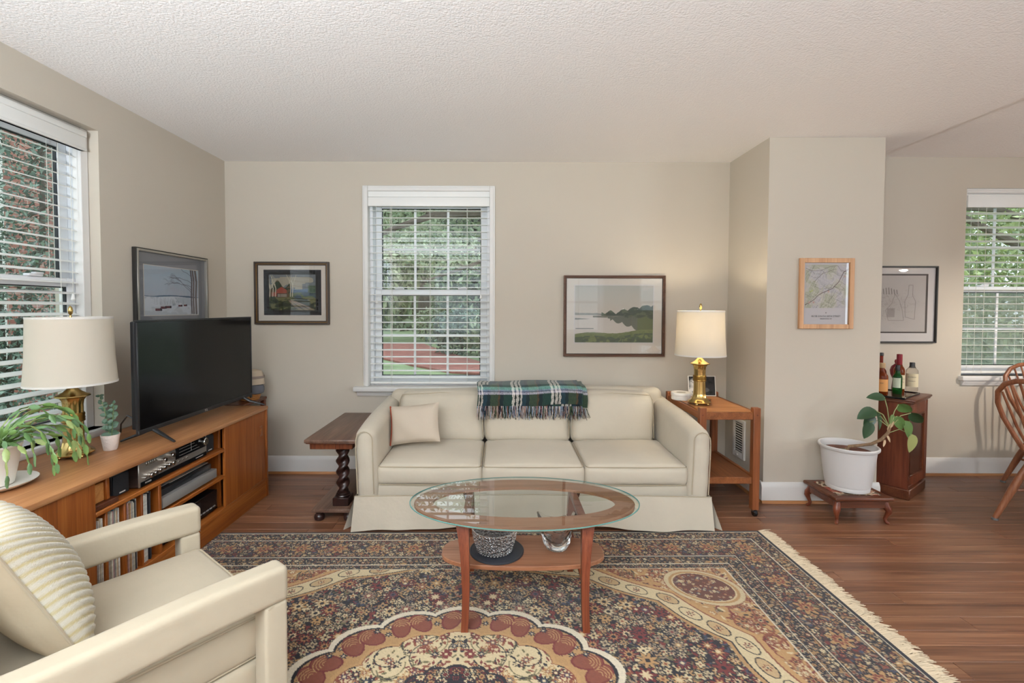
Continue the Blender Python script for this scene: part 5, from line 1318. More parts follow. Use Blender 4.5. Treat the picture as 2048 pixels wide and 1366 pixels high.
def bottle(label, x, y, r, h, neck, gm, capm, caph, labm=None, lz=(.25, .6), capr=None, oval=1.0, text=None, shoulder=.62, larc=1.2, lrot=0):
    b = thing('bottle', label, 'bottle', (x, y, ZT), rz=0.0, group='bottles on the cupboard tray')
    nr = neck
    pr = [(r * .9, 0), (r, .006), (r, h * shoulder * .92), (r * .93, h * shoulder), (r * .6, h * (shoulder + .07)), (nr * 1.15, h * (shoulder + .14)), (nr, h * (shoulder + .2)), (nr, h - caph * .5)]
    MB().lathe(pr, n=28, sy=oval).build('glass', gm, b)
    cr = capr or nr * 1.18
    MB().lathe([(cr, h - caph), (cr * 1.03, h - caph + .002), (cr, h - .002), (cr * .9, h), (0, h)], n=20).build('cap', capm, b)
    if labm:
        a0 = math.atan2(-y, -x) + lrot
        def fl(u, v): 
            a = a0 + lerp(-larc, larc, u); rr = r * 1.012 + .0006
            return (rr * math.cos(a), rr * math.sin(a) * oval, lerp(h * lz[0], h * lz[1], v))
        lo = MB().grid(fl, 12, 3).build('label', labm, b)
        for k, (zz_, w_, s_) in enumerate(text or ()):
            # printed lines on the label
            me = text_mesh('lettering', w_, s_, M_txt, b, Matrix.Identity(4)); 
            for vv in me.data.vertices:
                a = a0 + vv.co.x / r; rr = r * 1.02 + .0012
                vv.co = (rr * math.cos(a), rr * math.sin(a) * oval, h * zz_ + vv.co.y)
    return b
bottle('squat amber whiskey bottle with orange label and cork stopper', 2.700, 3.305, .036, .225, .013, M_gamb, M_cork, .034, M_lorg, (.12, .50), capr=.019, text=[(.38, 'XX', .014)])
bottle('tall red-brown bottle with a black cap behind the amber one', 2.785, 3.42, .033, .287, .0125, M_gred, M_capb, .022, shoulder=.55)
bottle('green glass bottle with a pale green label', 2.845, 3.345, .0275, .205, .0115, M_ggrn, M_capb, .040, M_lgrn, (.22, .56), larc=.95, lrot=-.25)
bottle('bottle with dark red wax cap and cream label behind the green one', 2.915, 3.415, .033, .277, .0135, M_gamb, M_wax, .095, M_lcrm, (.10, .46), capr=.017, text=[(.36, "Maker's", .013), (.28, 'Mark', .013)], larc=.95, lrot=.45)
bottle('clear square-shouldered bottle with cream label and black cap', 3.045, 3.455, .036, .212, .014, M_gclr, M_capb, .040, M_lcrm, (.16, .62), capr=.016, shoulder=.74, larc=1.3, text=[(.5, 'BOURBON', .0095), (.36, 'WHISKEY', .0095)])
dk_ = thing('red_decanter', 'round red decanter with a ball stopper behind the bottles', 'decanter', (2.985, 3.515, ZT), rz=0.0)
MB().lathe([(.03, 0), (.032, .006), (.026, .08), (.04, .115), (.044, .145), (.036, .175), (.016, .195)], n=28).build('body', M_wax, dk_)
MB().lathe([(.006, .19), (.014, .198), (.018, .212), (.014, .226), (0, .232)], n=18).build('stopper', M_wax, dk_)

# ================================================================== PERSIAN RUG
def rug_colors(step):
    HX, HY = 1.68, 1.205
    nx, ny = int(HX / step) + 1, int(HY / step) + 1
    X, Y = np.meshgrid(np.arange(nx) * step, np.arange(ny) * step)
    N, TN, CR, RD, BR, DU, OL, BL, LT = (A(h) for h in ('#1d1b22', '#ab8558', '#cbb892', '#6e2a28', '#824a34', '#8b7864', '#686043', '#3b4152', '#d8ccb4'))
    img = np.zeros((ny, nx, 3)); d = np.minimum(HX - X, HY - Y)
    f = np.sqrt((X / 1.10) ** 2 + (Y / .84) ** 2); s = np.arctan2(Y / .84, X / 1.10)
    fs = f + .035 * np.abs(np.sin(s * 9)) - .02
    m = np.sqrt((X / .64) ** 2 + (Y / .52) ** 2); am = np.arctan2(Y / .52, X / .64); mm = m / (.925 + .075 * np.abs(np.cos(8 * am)) ** .7)
    reg = np.zeros((ny, nx), int)                         # 0 field, 1 edge, 2 outer band, 3 main border, 4 inner band, 5 guard, 6 spandrel, 7 strip, 8 medallion rim, 9 medallion ground, 10 heart
    img[:] = N
    reg[fs > 1.0] = 7; reg[fs > 1.105] = 6; reg[mm < 1] = 8; reg[mm < .70] = 9; reg[mm < .34] = 10
    for lo, hi, k in ((0, .02, 1), (.02, .10, 2), (.10, .28, 3), (.28, .353, 4), (.353, .393, 5)): reg[(d >= lo) & (d < hi)] = k
    base = {0: N, 1: N, 2: TN * .62 + BR * .2, 3: N * .8 + BR * .2, 4: TN * .8, 5: N, 6: TN * 1.08, 7: CR, 8: TN, 9: CR, 10: RD * .8}
    for k, c in base.items(): img[reg == k] = c
    rs = np.random.RandomState(17); pyr = random.Random(17)
    def patch(cx, cy, r):
        i0, i1, j0, j1 = max(0, int((cx - r) / step)), min(nx, int((cx + r) / step) + 2), max(0, int((cy - r) / step)), min(ny, int((cy + r) / step) + 2)
        return (slice(j0, j1), slice(i0, i1)) if i1 > i0 and j1 > j0 else None
    def flower(cx, cy, r, k, c0, c1, c2, line=None, only=None, rot=0.0):
        sl = patch(cx, cy, r * 1.35)
        if sl is None: return
        dx, dy = X[sl] - cx, Y[sl] - cy; rr = np.hypot(dx, dy); th = np.arctan2(dy, dx) + rot
        Rb = r * (.74 + .26 * np.cos(k * th)); ok = np.ones_like(rr, bool) if only is None else np.isin(reg[sl], only)
        if line is not None: img[sl][ok & (rr < Rb * 1.0 + .006)] = line
        img[sl][ok & (rr < Rb)] = c0
        img[sl][ok & (rr < Rb * .58)] = c1
        img[sl][ok & (rr < r * .24)] = c2
    def leaf(cx, cy, L, w, a, c, only=None):
        sl = patch(cx, cy, L)
        if sl is None: return
        dx, dy = X[sl] - cx, Y[sl] - cy; u = dx * math.cos(a) + dy * math.sin(a); v = -dx * math.sin(a) + dy * math.cos(a)
        ok = ((u / L) ** 2 + (v / w) ** 2 < 1)
        if only is not None: ok &= np.isin(reg[sl], only)
        img[sl][ok] = c
    def arc(cx, cy, r, a0, a1, w, c, only=None):
        sl = patch(cx, cy, r + w)
        if sl is None: return
        dx, dy = X[sl] - cx, Y[sl] - cy; rr = np.hypot(dx, dy); th = np.mod(np.arctan2(dy, dx) - a0, 2 * PI)
        ok = (np.abs(rr - r) < w) & (th < np.mod(a1 - a0, 2 * PI) + 1e-6)
        if only is not None: ok &= np.isin(reg[sl], only)
        img[sl][ok] = c
    def scatter(n, only, fn):
        jj, ii = np.nonzero(np.isin(reg, only))
        for q in rs.choice(len(ii), n): fn(X[jj[q], ii[q]], Y[jj[q], ii[q]])
    ch = pyr.choice; un = pyr.uniform
    # field: vines, foliage, then blossoms
    scatter(46, [0], lambda x, y: arc(x, y, un(.05, .13), un(0, 6.3), un(0, 6.3), .0026, ch((TN, DU, OL)), [0]))
    scatter(1250, [0], lambda x, y: leaf(x, y, un(.010, .022), un(.004, .008), un(0, 6.3), ch((RD, BR, DU, OL, TN, RD, BL)), [0]))
    scatter(470, [0], lambda x, y: flower(x, y, un(.013, .023), ch((5, 6, 4)), ch((CR * .8, TN, CR * .9, DU)), ch((TN, CR, DU)), ch((RD, N, BR)), N, [0], un(0, 6)))
    scatter(70, [0], lambda x, y: flower(x, y, un(.026, .042), ch((7, 8, 9)), ch((RD, TN, DU, CR, RD)), ch((CR, RD, BL, TN)), ch((N, CR)), N, [0], un(0, 6)))
    # borders
    for only, n1, n2, pal, pal2, ln in (([2], 620, 700, (CR, RD, N, DU, TN), (CR, TN), N), ([4], 520, 560, (N, DU, CR, BR, TN, DU), (CR, TN), N), ([5], 420, 300, (CR, TN, DU), (RD, N), N)):
        scatter(n2, only, lambda x, y: leaf(x, y, un(.007, .014), un(.003, .006), un(0, 6.3), ch(pal), only)); scatter(n1, only, lambda x, y: flower(x, y, un(.008, .013), ch((4, 5, 6)), ch(pal), ch(pal2), ch((RD, N)), ln, only, un(0, 6)))
    scatter(1700, [3], lambda x, y: leaf(x, y, un(.009, .02), un(.004, .008), un(0, 6.3), ch((RD, BR, DU, OL, TN, BL, DU)), [3]))
    scatter(700, [3], lambda x, y: flower(x, y, un(.010, .018), ch((4, 5, 6)), ch((CR, TN, RD, DU)), ch((TN, CR, BR)), ch((RD, N)), N, [3], un(0, 6)))
    for k in range(14):
        for (cx, cy) in (((k + .5) * .20, HY - .19), (HX - .19, (k + .5) * .20)):
            if cx < HX - .08 and cy < HY - .08:
                flower(cx, cy, .052, 7, TN, RD, CR, N, [3], k); flower(cx, cy, .030, 6, BR, TN, N, None, [3], k)
    # spandrels
    scatter(330, [6], lambda x, y: leaf(x, y, un(.008, .02), un(.003, .007), un(0, 6.3), ch((RD, BR, CR, OL, N, CR, DU)), [6]))
    scatter(130, [6], lambda x, y: flower(x, y, un(.012, .022), ch((5, 6, 7)), ch((RD, CR, N, CR)), ch((CR, TN)), ch((RD, N)), BR * .8 + TN * .2, [6], un(0, 6)))
    scatter(34, [6], lambda x, y: arc(x, y, un(.025, .06), un(0, 6.3), un(0, 6.3), .004, ch((BR, CR, RD)), [6]))
    # cartouche strip along the spandrel edge
    for lo, hi, c in ((.985, 1.0, TN), (1.0, 1.006, N), (1.098, 1.105, BR), (1.105, 1.125, TN * 1.15)): img[(fs > lo) & (fs < hi) & np.isin(reg, [0, 6, 7]) & (mm > 1)] = c
    L = 0
    for q in np.arange(.06, PI / 2, .125):
        # walk the ellipse at the strip's middle
        rad = 1.052 - .035 * abs(math.sin(q * 9)) + .02; cx, cy = 1.10 * rad * math.cos(q), .84 * rad * math.sin(q)
        a = math.atan2(.84 * math.cos(q), -1.10 * math.sin(q))
        leaf(cx, cy, .052, .030, a, N, [7]); leaf(cx, cy, .047, .025, a, TN * .6 + CR * .4 if L % 2 else CR, [7]); flower(cx, cy, .018, 6, RD if L % 2 == 0 else BR, CR, N, None, [7], q); L += 1
    # the dark boteh in each corner
    for (cx, cy, a, b, t0) in ((1.11, .655, .138, .105, -.45),):
        u = (X - cx) * math.cos(t0) + (Y - cy) * math.sin(t0); v = -(X - cx) * math.sin(t0) + (Y - cy) * math.cos(t0); e = np.sqrt((u / a) ** 2 + (v / b) ** 2)
        for lim, c in ((1.30, BR), (1.27, CR * .9), (1.12, TN), (1.02, CR), (.97, BR * .5 + N * .5)): img[(e < lim) & (reg == 6)] = c
        reg[e < .95] = 11
        scatter(90, [11], lambda x, y: flower(x, y, un(.008, .013), 5, ch((RD, CR, BR, BL)), ch((CR, TN)), N, None, [11], un(0, 6)))
    # medallion
    img[(mm < 1) & (mm > .955)] = LT; img[(mm < .955) & (mm > .935)] = N
    for k in range(0, 9):
        a = k * PI / 8
        for sg in (-1, 1):
            cx, cy = .64 * .835 * math.cos(a + sg * .075), .52 * .835 * math.sin(a + sg * .075); an = math.atan2(cy, cx) - sg * .35
            leaf(cx, cy, .062, .040, an, RD, [8]); leaf(cx, cy, .054, .033, an, BR * .7 + RD * .3, [8])
            for q in range(4): arc(cx, cy, .012 + .011 * q, an - 1.2, an + 1.2, .0018, TN, [8])
        b = a + PI / 16
        for (dr_, da) in ((.80, 0), (.87, .05), (.87, -.05), (.76, .06)): flower(.64 * dr_ * math.cos(b + da), .52 * dr_ * math.sin(b + da), .017, 7, N, BL, CR, None, [8], b)
    img[(mm < .725) & (mm > .700)] = TN * 1.1; img[(mm < .700) & (mm > .692)] = BR
    scatter(150, [9], lambda x, y: leaf(x, y, un(.007, .016), un(.003, .006), un(0, 6.3), ch((RD, N, BR, OL)), [9])); scatter(26, [9], lambda x, y: arc(x, y, un(.03, .07), un(0, 6.3), un(0, 6.3), .0022, ch((OL, N)), [9]))
    scatter(48, [9], lambda x, y: flower(x, y, un(.013, .026), ch((6, 8, 9)), ch((N, RD, N, BR, TN)), ch((RD, BL, CR)), CR, None, [9], un(0, 6)))
    img[(mm < .36) & (mm > .335)] = N; scatter(70, [10], lambda x, y: flower(x, y, un(.012, .022), ch((6, 8)), ch((CR, N, TN)), ch((RD, TN)), N, N, [10], un(0, 6)))
    for dd, w in ((.02, .0022), (.10, .0028), (.28, .003), (.353, .0026), (.393, .003)): img[np.abs(d - dd) < w] = LT * .85
    for dd in (.106, .274, .286): img[np.abs(d - dd) < .0022] = N
    img *= (.84 + .2 * rs.rand(ny, nx, 1))
    return img, nx, ny
STEP = .0035
q_img, qx, qy = rug_colors(STEP)
full = np.concatenate([q_img[:, :0:-1], q_img], 1); full = np.concatenate([full[:0:-1], full], 0)
xs = (np.arange(full.shape[1]) - (qx - 1)) * STEP; ys = (np.arange(full.shape[0]) - (qy - 1)) * STEP
k0 = int(np.searchsorted(xs, -1.440)); full = full[:, k0:]; xs = xs[k0:]
gx, gy = np.meshgrid(xs, ys)
gz = np.full(gx.shape, .0065); gz[0] = gz[-1] = .0005; gz[:, 0] = gz[:, -1] = .0005
rug = bpy.data.objects.new('persian_rug', None); COL.objects.link(rug); rug.location = (-.150, 1.480, 0); rug.rotation_euler = (0, 0, math.radians(.75)); OFF[rug.name] = Vector((0, 0, 0))
tag(rug, 'large Persian rug with dark floral field and cream fringe', 'rug')
me = grid_mesh('pile', np.stack([gx, gy, gz], -1).reshape(-1, 3)[:, :], len(xs), len(ys), full.reshape(-1, 3))
me.flip_normals() if me.polygons[0].normal.z < 0 else None
link_mesh('pile', me, painted('wool_rug_pile', .95, .1, bump=.5, bscale=700, sheen=.15), rug)
mb = MB(); rf = random.Random(5); mb.col = C('#cdbba0')
for k in range(1500):
    y = -1.205 + 2.41 * (k + rf.random()) / 1500; L = rf.uniform(.045, .085); dy = rf.uniform(-.02, .02); c_ = rf.uniform(.8, 1.1); mb.col = tuple(min(1, v * c_) for v in C('#cdbba0'))
    mb.tube([(1.678, y, .004), (1.678 + L * .5, y + dy * .4, .006 + rf.random() * .006), (1.678 + L, y + dy, .002 + rf.random() * .004)], [.0022, .0022, .0012], 4, caps=False)
mb.build('fringe', painted('cotton_fringe', .95, .1), rug, colors=True)['kind'] = 'stuff'

# ================================================================== ARMCHAIR IN THE FOREGROUND
TH = -math.radians(38.4)
ac = thing('armchair', 'cream upholstered open-arm armchair turned towards the sofa', 'armchair', (-1.123, 1.289, 0), rz=TH)
for sx in (-1, 1):
    xa, xb = (.290, .366) if sx > 0 else (-.366, -.290)
    am_ = MB().soft(xa, xb, -.30, .362, .448, .552, .018, 6, lambda o, q: (o.x, o.y, o.z + .004 * math.sin(o.y * 9))).build('arm', M_fabw, ac)
    for (ya, yb) in ((.292, .358), (-.30, -.234)):
        ps = MB().soft(xa + .003, xb - .003, ya, yb, .006, .452, .010, 3).build('post', M_fabw, ac)
        MB().tube([(xa + .0025, ya + .016, .02), (xa + .0025, ya + .016, .447)], .0014, 5).build('seam', M_pipe, ps)
    MB().tube([(xb + .0005 if sx > 0 else xa - .0005, .300, .448), (xb - .02 if sx > 0 else xa + .02, .3625, .448), (xa + .02 if sx > 0 else xb - .02, .3625, .448)], .0014, 5).build('seam', M_pipe, am_)
MB().soft(-.292, .292, -.29, .335, .15, .27, .02, 5).build('seat_frame', M_fabw, ac)
def fsc(o, q):
    e = (1 - q.x ** 4) * (1 - q.y ** 4)
    return (o.x + .012 * q.x * (1 - q.z ** 2), o.y, o.z + .022 * e * (q.z > 0))
sc = MB().soft(-.286, .286, -.27, .352, .272, .400, .022, 10, fsc).build('seat_cushion', M_fabw, ac)
for zz in (.394, .278):
    MB().tube([(-.283, -.25, zz), (-.283, .335, zz), (-.268, .349, zz), (.268, .349, zz), (.283, .335, zz), (.283, -.25, zz)], .0035, 6).build('piping', M_pipe, sc)
def fbk(o, q): return (o.x, o.y - (o.z - .28) * .18 + .012 * (1 - q.x ** 2) * (1 - q.z ** 2) * q.y, o.z)
MB().soft(-.262, .262, -.345, -.225, .26, .78, .04, 8, fbk).build('back', M_fabw, ac)
kp = thing('knit_pillow', 'cream and yellow ribbed knit pillow in the armchair', 'pillow', (-1.123, 1.289, .405), rz=TH)
MK = T(-.045, -.135, .190) @ R(math.radians(24), 'X') @ R(PI, 'Z')
mb = MB(); n = 110; W_, H_, TH_ = .42, .40, .19
def kf(u, v):
    a, b = 2 * u - 1, 2 * v - 1
    x = W_ / 2 * a * (1 - .06 * (1 - b * b)); z = H_ / 2 * b * (1 - .06 * (1 - a * a)); y = -TH_ / 2 * (max(0, 1 - a * a) * max(0, 1 - b * b)) ** .40
    row = (a * .75 + b) * 8.0; rip = .5 + .5 * math.cos(2 * PI * row); cab = .5 + .5 * math.cos(2 * PI * (a - b * .75) * 13 + PI * (int(row) % 2))
    return (x, y - (.0045 * rip + .002 * cab * rip) * (1 - a ** 8) * (1 - b ** 8), z)
cols = []
for j in range(n):
    for i in range(n):
        a, b = 2 * i / (n - 1) - 1, 2 * j / (n - 1) - 1; row = (a * .75 + b) * 8.0; rip = .5 + .5 * math.cos(2 * PI * row)
        k_ = smoothstep(.15, .5, rip); c0, c1 = C('#bfb086'), C('#cbc5b6'); cols.append(tuple(lerp(c0[q], c1[q], k_) for q in range(3)))
mb.grid(kf, n, n, cols=cols); mb.v = [tuple(MK @ Vector(q)) for q in mb.v]; mb.build('knit_front', painted('ribbed_knit_wool', .95, .1, bump=.4, bscale=500, sheen=.2), kp, colors=True)
mb = MB(); mb.grid(lambda u, v: (lambda p: (p[0], -p[1], p[2]))((W_ / 2 * (1 - 2 * u) * (1 - .06 * (1 - (2 * v - 1) ** 2)), -TH_ / 2 * (max(0, 1 - (1 - 2 * u) ** 2) * max(0, 1 - (2 * v - 1) ** 2)) ** .40, H_ / 2 * (2 * v - 1) * (1 - .06 * (1 - (1 - 2 * u) ** 2)))), 24, 24); mb.v = [tuple(MK @ Vector(q)) for q in mb.v]
mb.build('plain_back', mat('tan_pillow_back', '#b3a48b', .95, bump=.2, bscale=20), kp)
def edge(k):
    k = k % 4; s_, tt = int(k), k - int(k); e = 2 * tt - 1
    a, b = [(e, -1), (1, e), (-e, 1), (-1, -e)][s_]
    return MK @ Vector((W_ / 2 * a * (1 - .06 * (1 - b * b)), 0, H_ / 2 * b * (1 - .06 * (1 - a * a))))
MB().tube([edge(k) for k in np.linspace(0, 3.999, 65)], .004, 6).build('piping', M_pipe, kp)

# ================================================================== PLANTS ON THE CONSOLE
cp = thing('cactus_pot', 'white ceramic pot standing in a white saucer on the console', 'planter', (-1.90, 1.735, CZ))
z = CZ
MB().lathe([(.07, z), (.10, z + .003), (.118, z + .012), (.128, z + .018), (.130, z + .021), (.126, z + .021), (.112, z + .014), (.07, z + .008), (0, z + .008)], (-1.90, 1.735, 0), 44).build('saucer', M_whitec, cp)
MB().lathe([(.058, z + .009), (.062, z + .012), (.076, z + .09), (.085, z + .150), (.088, z + .153), (.088, z + .160), (.083, z + .160), (.079, z + .13)], (-1.90, 1.735, 0), 44).build('pot', M_whitec, cp)
MB().lathe([(.080, z + .138), (.04, z + .144), (0, z + .146)], (-1.90, 1.735, 0), 30).build('soil', M_soil, cp)
cc = thing('christmas_cactus', 'trailing green segmented cactus spilling from the white pot', 'plant', (-1.90, 1.735, z + .145))
pads = []
for k, hx in enumerate(('#6a8a4a', '#4f6f3e', '#8a9a5c', '#5d7d54')):
    m_ = mat('cactus_pad_%s' % ('light', 'deep', 'yellow', 'blue')[k], hx, .42, var=.12, vscale=40)
    mb = MB()
    def pf(u, v, sd):
        s_ = 2 * u - 1; w_ = .0088 * (math.sin(PI * min(1, v * .82 + .12)) ** .6) * (1 + .10 * math.sin(v * 19)) * (.25 + .75 * min(1, v * 5)); return (s_ * w_, .046 * v, sd * .0022 * (1 - s_ * s_) + .001 * math.sin(v * 6))
    mb.grid(lambda u, v: pf(u, v, 1), 7, 10); mb.grid(lambda u, v: pf(1 - u, v, -1), 7, 10)
    me_ = mb.mesh('pad', sharp=70); me_.materials.append(m_); pads.append(me_)
rc_ = random.Random(23)
chains = [(a_, el, nn) for a_, el, nn in ((-.2, 1.0, 7), (.1, .8, 7), (.5, .9, 8), (.9, 1.0, 8), (1.2, .7, 7), (1.5, 1.1, 8), (-.6, .8, 7), (-1.0, .9, 6), (-1.4, .6, 6), (-.9, 1.25, 7), (.3, 1.25, 8), (.7, .55, 7), (1.0, 1.3, 8), (1.35, 1.2, 7), (-.4, .5, 6), (0, 1.4, 8), (1.8, .8, 7), (2.4, 1.0, 7), (3.1, .9, 6), (-2.0, .8, 6), (-2.6, 1.0, 6), (.6, 1.1, 9), (1.1, .9, 9), (.85, .7, 9), (1.25, 1.0, 9), (.2, .6, 7), (-.1, 1.15, 7), (-.7, 1.1, 7))]
for (az, el, nn) in chains:
    az += rc_.uniform(-.12, .12); p = Vector((-1.90 + .03 * math.cos(az), 1.735 + .03 * math.sin(az), z + .145)); e = el + rc_.uniform(-.1, .1); drp = rc_.uniform(.20, .36)
    if p.z < z + .14: continue
    for q in range(nn):
        d = Vector((math.cos(az) * math.cos(e), math.sin(az) * math.cos(e), math.sin(e))); s_ = rc_.uniform(.85, 1.15)
        if p.z + d.z * .046 < z + .012 or (p + d * .046).x < XL + .03: break
        upv = Vector((-math.sin(az), math.cos(az), 0)) * rc_.uniform(-1.2, 1.2) + Vector((0, 0, 1))
        inst('pad', pads[(0 if q < 2 else rc_.choice((0, 1, 2, 3, 0)))], cc, aim(p, d, rc_.uniform(-.7, .7), upv) @ S(s_, s_, s_))
        p = p + d * .043 * s_; e = max(-1.45, e - drp * (1.0 + .2 * q)); az += rc_.uniform(-.15, .15)
ep = thing('eucalyptus_pot', 'tiny white quilted pot on the console beside the lamp', 'planter', (-1.847, 2.209, CZ))
MB().lathe([(.024, 0), (.027, .003), (.036, .062), (.038, .074), (.035, .074), (.032, .058), (0, .056)], (-1.847, 2.209, CZ), 24, mod=lambda a, zz: 1 + .03 * math.cos(6 * a)).build('pot', mat('white_quilted_ceramic', '#e9e0d9', .5, bump=.5, bscale=70), ep)
MB().lathe([(.030, .060), (.015, .064), (0, .064)], (-1.847, 2.209, CZ), 16).build('soil', M_soil, ep)
eu = thing('eucalyptus_sprig', 'small eucalyptus sprigs in the tiny white pot', 'plant', (-1.847, 2.209, CZ + .062))
M_euc = mat('grey_green_leaf', '#4c6652', .5, var=.15, vscale=40); el_ = leaf_mb(.026, .021, .1, 6, .1).mesh('leaf'); el_.materials.append(M_euc)
for (pts, n) in (([(-1.850, 2.207, CZ + .06), (-1.853, 2.204, CZ + .13), (-1.866, 2.200, CZ + .20), (-1.885, 2.198, CZ + .265)], 11), ([(-1.843, 2.211, CZ + .06), (-1.838, 2.212, CZ + .12), (-1.832, 2.210, CZ + .18), (-1.828, 2.208, CZ + .225)], 10), ([(-1.847, 2.215, CZ + .06), (-1.852, 2.225, CZ + .11), (-1.856, 2.232, CZ + .16)], 6)):
    MB().tube(pts, .0016, 6).build('sprig_stem', mat('green_sprig_stem', '#6d7d4c', .6), eu); P_ = [Vector(q) for q in pts]
    for k in range(n):
        tt = (k + .6) / n * (len(P_) - 1); i = min(int(tt), len(P_) - 2); c0 = P_[i].lerp(P_[i + 1], tt - i)
        for sg in (0, PI):
            a = k * 1.9 + sg; s_ = 1.15 - .55 * k / n; inst('leaf', el_, eu, aim(c0, (.68 * math.cos(a) , .73 * math.cos(a), .5 * math.sin(a) + .25), .2, (.68 + .3 * math.sin(a), -.73, .25)) @ S(s_, s_, s_))

# ================================================================== HATS IN THE CORNER
sd = thing('corner_stand', 'plain dark wooden stand in the corner behind the console', 'stand', (-1.95, 3.43, 0))
MB().rbox(-2.08, -1.795, 3.27, 3.60, .60, .62, .003, 1).build('top', M_mahogx, sd)
for (x, y) in ((-2.06, 3.29), (-1.815, 3.29), (-2.06, 3.58), (-1.815, 3.58)): MB().rbox(x - .015, x + .015, y - .015, y + .015, 0, .60, .002, 1).build('leg', M_mahog, sd)
bk = MB()
for k in range(5): bk.lathe([(.060 + .003 * k, .006 + .010 * k - .006), (.066 + .003 * k, .006 + .010 * k), (.060 + .003 * k, .006 + .010 * k + .006), (.055 + .003 * k, .006 + .010 * k)], (-1.855, 3.465, .620), 30, mod=lambda a, zz, k=k: 1 + .03 * math.cos(15 * a + PI * k), close=True)
bk.lathe([(.058, .001), (.0, .001)], (-1.855, 3.465, .620), 24)
bk.solo('wicker_basket', mat('honey_wicker', '#b27a42', .7, bump=.3, bscale=120), 'small wicker basket holding caps behind the television', 'basket', (-1.855, 3.465, .62))
MB().lathe([(.062, .664), (.078, .672), (.083, .69), (.082, .712), (.074, .728), (.05, .737), (.01, .738), (0, .7385)], (-1.835, 3.465, 0), 30, sy=.9).solo('grey_cap', mat('slate_grey_felt', '#5c5d63', .95), 'slate grey soft cap lying in the wicker basket', 'cap', (-1.835, 3.465, .664))
hc = thing('canvas_hat', 'stone coloured canvas hat stacked on the grey cap', 'hat', (-1.84, 3.48, .738))
M_canv = mat('stone_canvas', '#b5a591', .9, bump=.4, bscale=30)
MB().lathe([(.083, .735), (.080, .742), (.077, .775), (.073, .81), (.060, .832), (.03, .842), (0, .843)], (-1.84, 3.48, 0), 30, mod=lambda a, zz: 1 + .02 * math.cos(3 * a)).build('crown', M_canv, hc)
MB().lathe([(.0785, .778), (.0805, .780), (.0800, .796), (.0775, .797)], (-1.84, 3.48, 0), 30, mod=lambda a, zz: 1 + .02 * math.cos(3 * a), close=True).build('band', mat('taupe_hat_band', '#8d8078', .8), hc)

# ================================================================== DINING END: WINDSOR CHAIRS, TABLE, PENDANT
def windsor(label, x, y, rz):
    c = thing('windsor_chair', label, 'chair', (x, y, 0), rz=rz, group='windsor chairs at the dining table')
    MB().lathe([(.02, .428), (.19, .430), (.212, .440), (.212, .452), (.200, .462), (.15, .455), (.05, .450), (0, .450)], n=40, sy=1.02).build('seat', M_chair, c)
    for sx in (-1, 1):
        for sy in (-1, 1):
            tp, ft = Vector((sx * .120, sy * .125, .435)), Vector((-.255 if sx < 0 else .215, sy * .205, .012))
            lg = MB().tube([tp.lerp(ft, k) for k in (0, .15, .35, .5, .62, .8, 1)], [.011, .014, .019, .0205, .019, .0165, .0135], 12).build('leg', M_chair, c)
            MB().lathe([(.016, 0), (.017, .003), (.016, .012), (.013, .013)], tuple(ft - Vector((0, 0, .012))), 12).build('glide', mat('grey_rubber_glide', '#6a6a6c', .5), lg)
    for sy in (-1, 1): MB().tube([(-.195, sy * .168, .20), (-.03, sy * .166, .205), (.17, sy * .168, .20)], [.007, .011, .007], 8).build('stretcher', M_chair, c)
    MB().tube([(-.02, -.166, .205), (-.02, 0, .205), (-.02, .166, .205)], [.007, .010, .007], 8).build('stretcher', M_chair, c)
    hp_ = [(-.165, -.140, .455), (-.195, -.170, .54), (-.228, -.203, .64), (-.255, -.214, .73), (-.275, -.196, .80), (-.289, -.145, .855), (-.297, -.075, .882), (-.300, 0, .890)]
    hp_ = hp_ + [(a, -b, d) for a, b, d in hp_[-2::-1]]
    MB().tube(hp_, .0165, 10, flat=.8).build('hoop', M_chair, c)
    for k in range(-3, 4):
        yb = k * .036; yt = k * .056; zt = .882 - .0065 * k * k * (1 if abs(k) < 3 else 1.35); xt = -.299 + .0024 * k * k
        MB().tube([(-.172 + .004 * abs(k), yb, .452), (-.215, (yb + yt) / 2, .60), (xt, yt, zt)], [.006, .0075, .0055], 8).build('spindle', M_chair, c)
    return c
windsor('bow-back windsor chair with its back to the wall stub', 3.325, 2.665, 0.0)
windsor('bow-back windsor chair with its back to the dining window wall', 4.005, 3.250, -PI / 2)
dt = thing('dining_table', 'round wooden dining table with a white runner', 'table', (3.98, 2.62, 0), rz=0.0)
MB().lathe([(.60, .700), (.625, .704), (.630, .715), (.625, .728), (.0, .729)], n=72).build('top', M_chair, dt)
MB().lathe([(.045, .10), (.06, .14), (.045, .2), (.05, .4), (.07, .5), (.045, .6), (.10, .70)], n=28).build('pedestal', M_chair, dt)
for k in range(4):
    a = k * PI / 2 + PI / 4; MB().tube([(0, 0, .16), (.18 * math.cos(a), .18 * math.sin(a), .12), (.36 * math.cos(a), .36 * math.sin(a), .02)], [.035, .03, .02], 10).build('foot', M_chair, dt)
def rn(u, v): return (lerp(-.66, .66, u) if abs(2 * u - 1) < .94 else math.copysign(.634, u - .5), lerp(-.15, .15, v), .731 if abs(2 * u - 1) < .94 else .69)
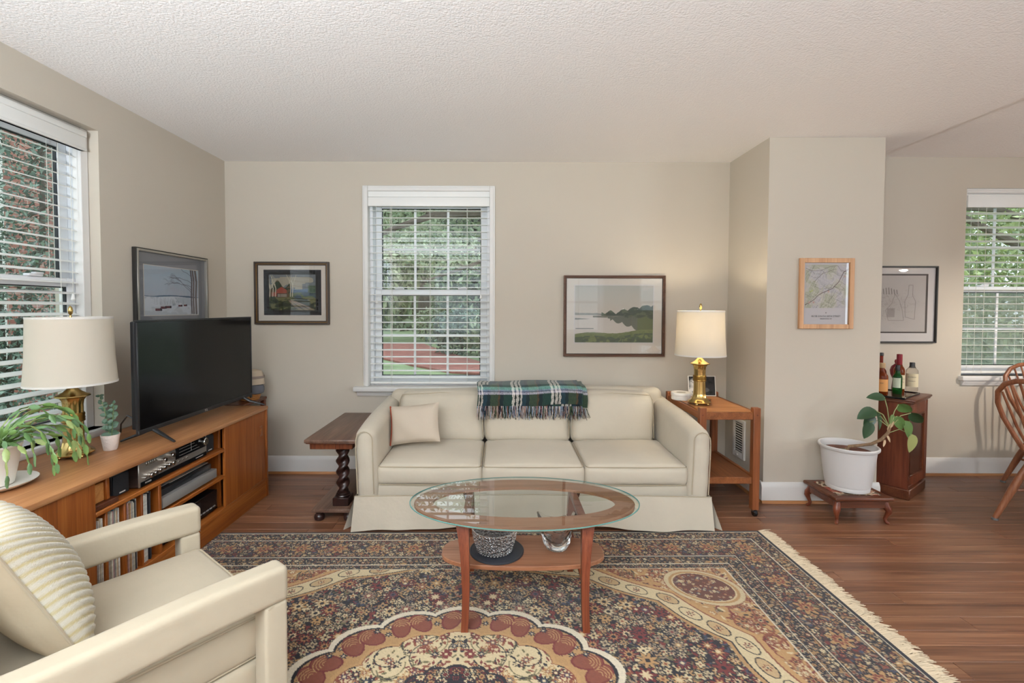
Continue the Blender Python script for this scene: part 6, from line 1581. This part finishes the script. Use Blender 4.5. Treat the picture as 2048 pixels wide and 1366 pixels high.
MB().grid(rn, 34, 4).solo('table_runner', mat('white_linen', '#d9d5d0', .9), 'white linen runner across the round dining table', 'table runner', (0, 0, 0)).location = (3.98, 2.62, .001)
pn = thing('pendant_lamp', 'glass pendant lamp hanging over the dining table', 'lamp', (4.15, 2.45, 1.70), rz=0.0)
MB().tube([(0, 0, .22), (0, 0, HD - 1.70)], .004, 6).build('cord', M_blackp, pn)
MB().lathe([(.05, HD - 1.725), (.06, HD - 1.70)], n=20).build('canopy', M_brass, pn)
MB().lathe([(.14, 0), (.13, .08), (.07, .17), (.03, .22), (.028, .22), (.065, .165), (.125, .08), (.137, 0)], n=36, close=True).build('shade', translucent('opal_shade', '#f2ead9', .6), pn)
MB().lathe([(0, .05), (.02, .06), (.03, .09), (.02, .12), (.012, .15)], n=14).build('bulb', mat('pendant_bulb', '#fff4e0', .5, emit='#ffdca8', estr=4.0), pn)
d = bpy.data.lights.new('pendant_light', 'POINT'); d.energy = 62; d.color = (1, .90, .78); d.shadow_soft_size = .04
o = bpy.data.objects.new('pendant_light', d); COL.objects.link(o); o.parent = pn; o.location = (0, 0, .03)
# floor uplights out of view behind the camera, added to brighten the ceiling
def added_uplighter(label, x, y, watts):
    tl = thing('added_uplighter', label, 'lamp', (x, y, 0), rz=0.0, group='added ceiling fill lamps')
    MB().lathe([(.14, 0), (.14, .012), (.03, .03), (.012, .05)], n=36).build('base', M_brass, tl); MB().tube([(0, 0, .04), (0, 0, 1.22)], .011, 12).build('pole', M_brass, tl)
    MB().lathe([(.02, 1.20), (.10, 1.23), (.17, 1.29), (.168, 1.292), (.098, 1.235), (0, 1.21)], n=40).build('bowl', M_whitec, tl)
    d = bpy.data.lights.new('added_uplighter_light', 'AREA'); d.shape = 'DISK'; d.size = .30; d.energy = watts; d.color = (.82, .92, 1.0)
    o = bpy.data.objects.new('added_uplighter_light', d); COL.objects.link(o); o.parent = tl; o.location = (0, 0, 1.297); o.rotation_euler = (PI, 0, 0)
added_uplighter('added floor fill lamp aimed at the ceiling behind the camera', -1.0, -1.2, 465)
added_uplighter('added floor fill lamp out of view near the dining end', 2.4, -1.3, 25)
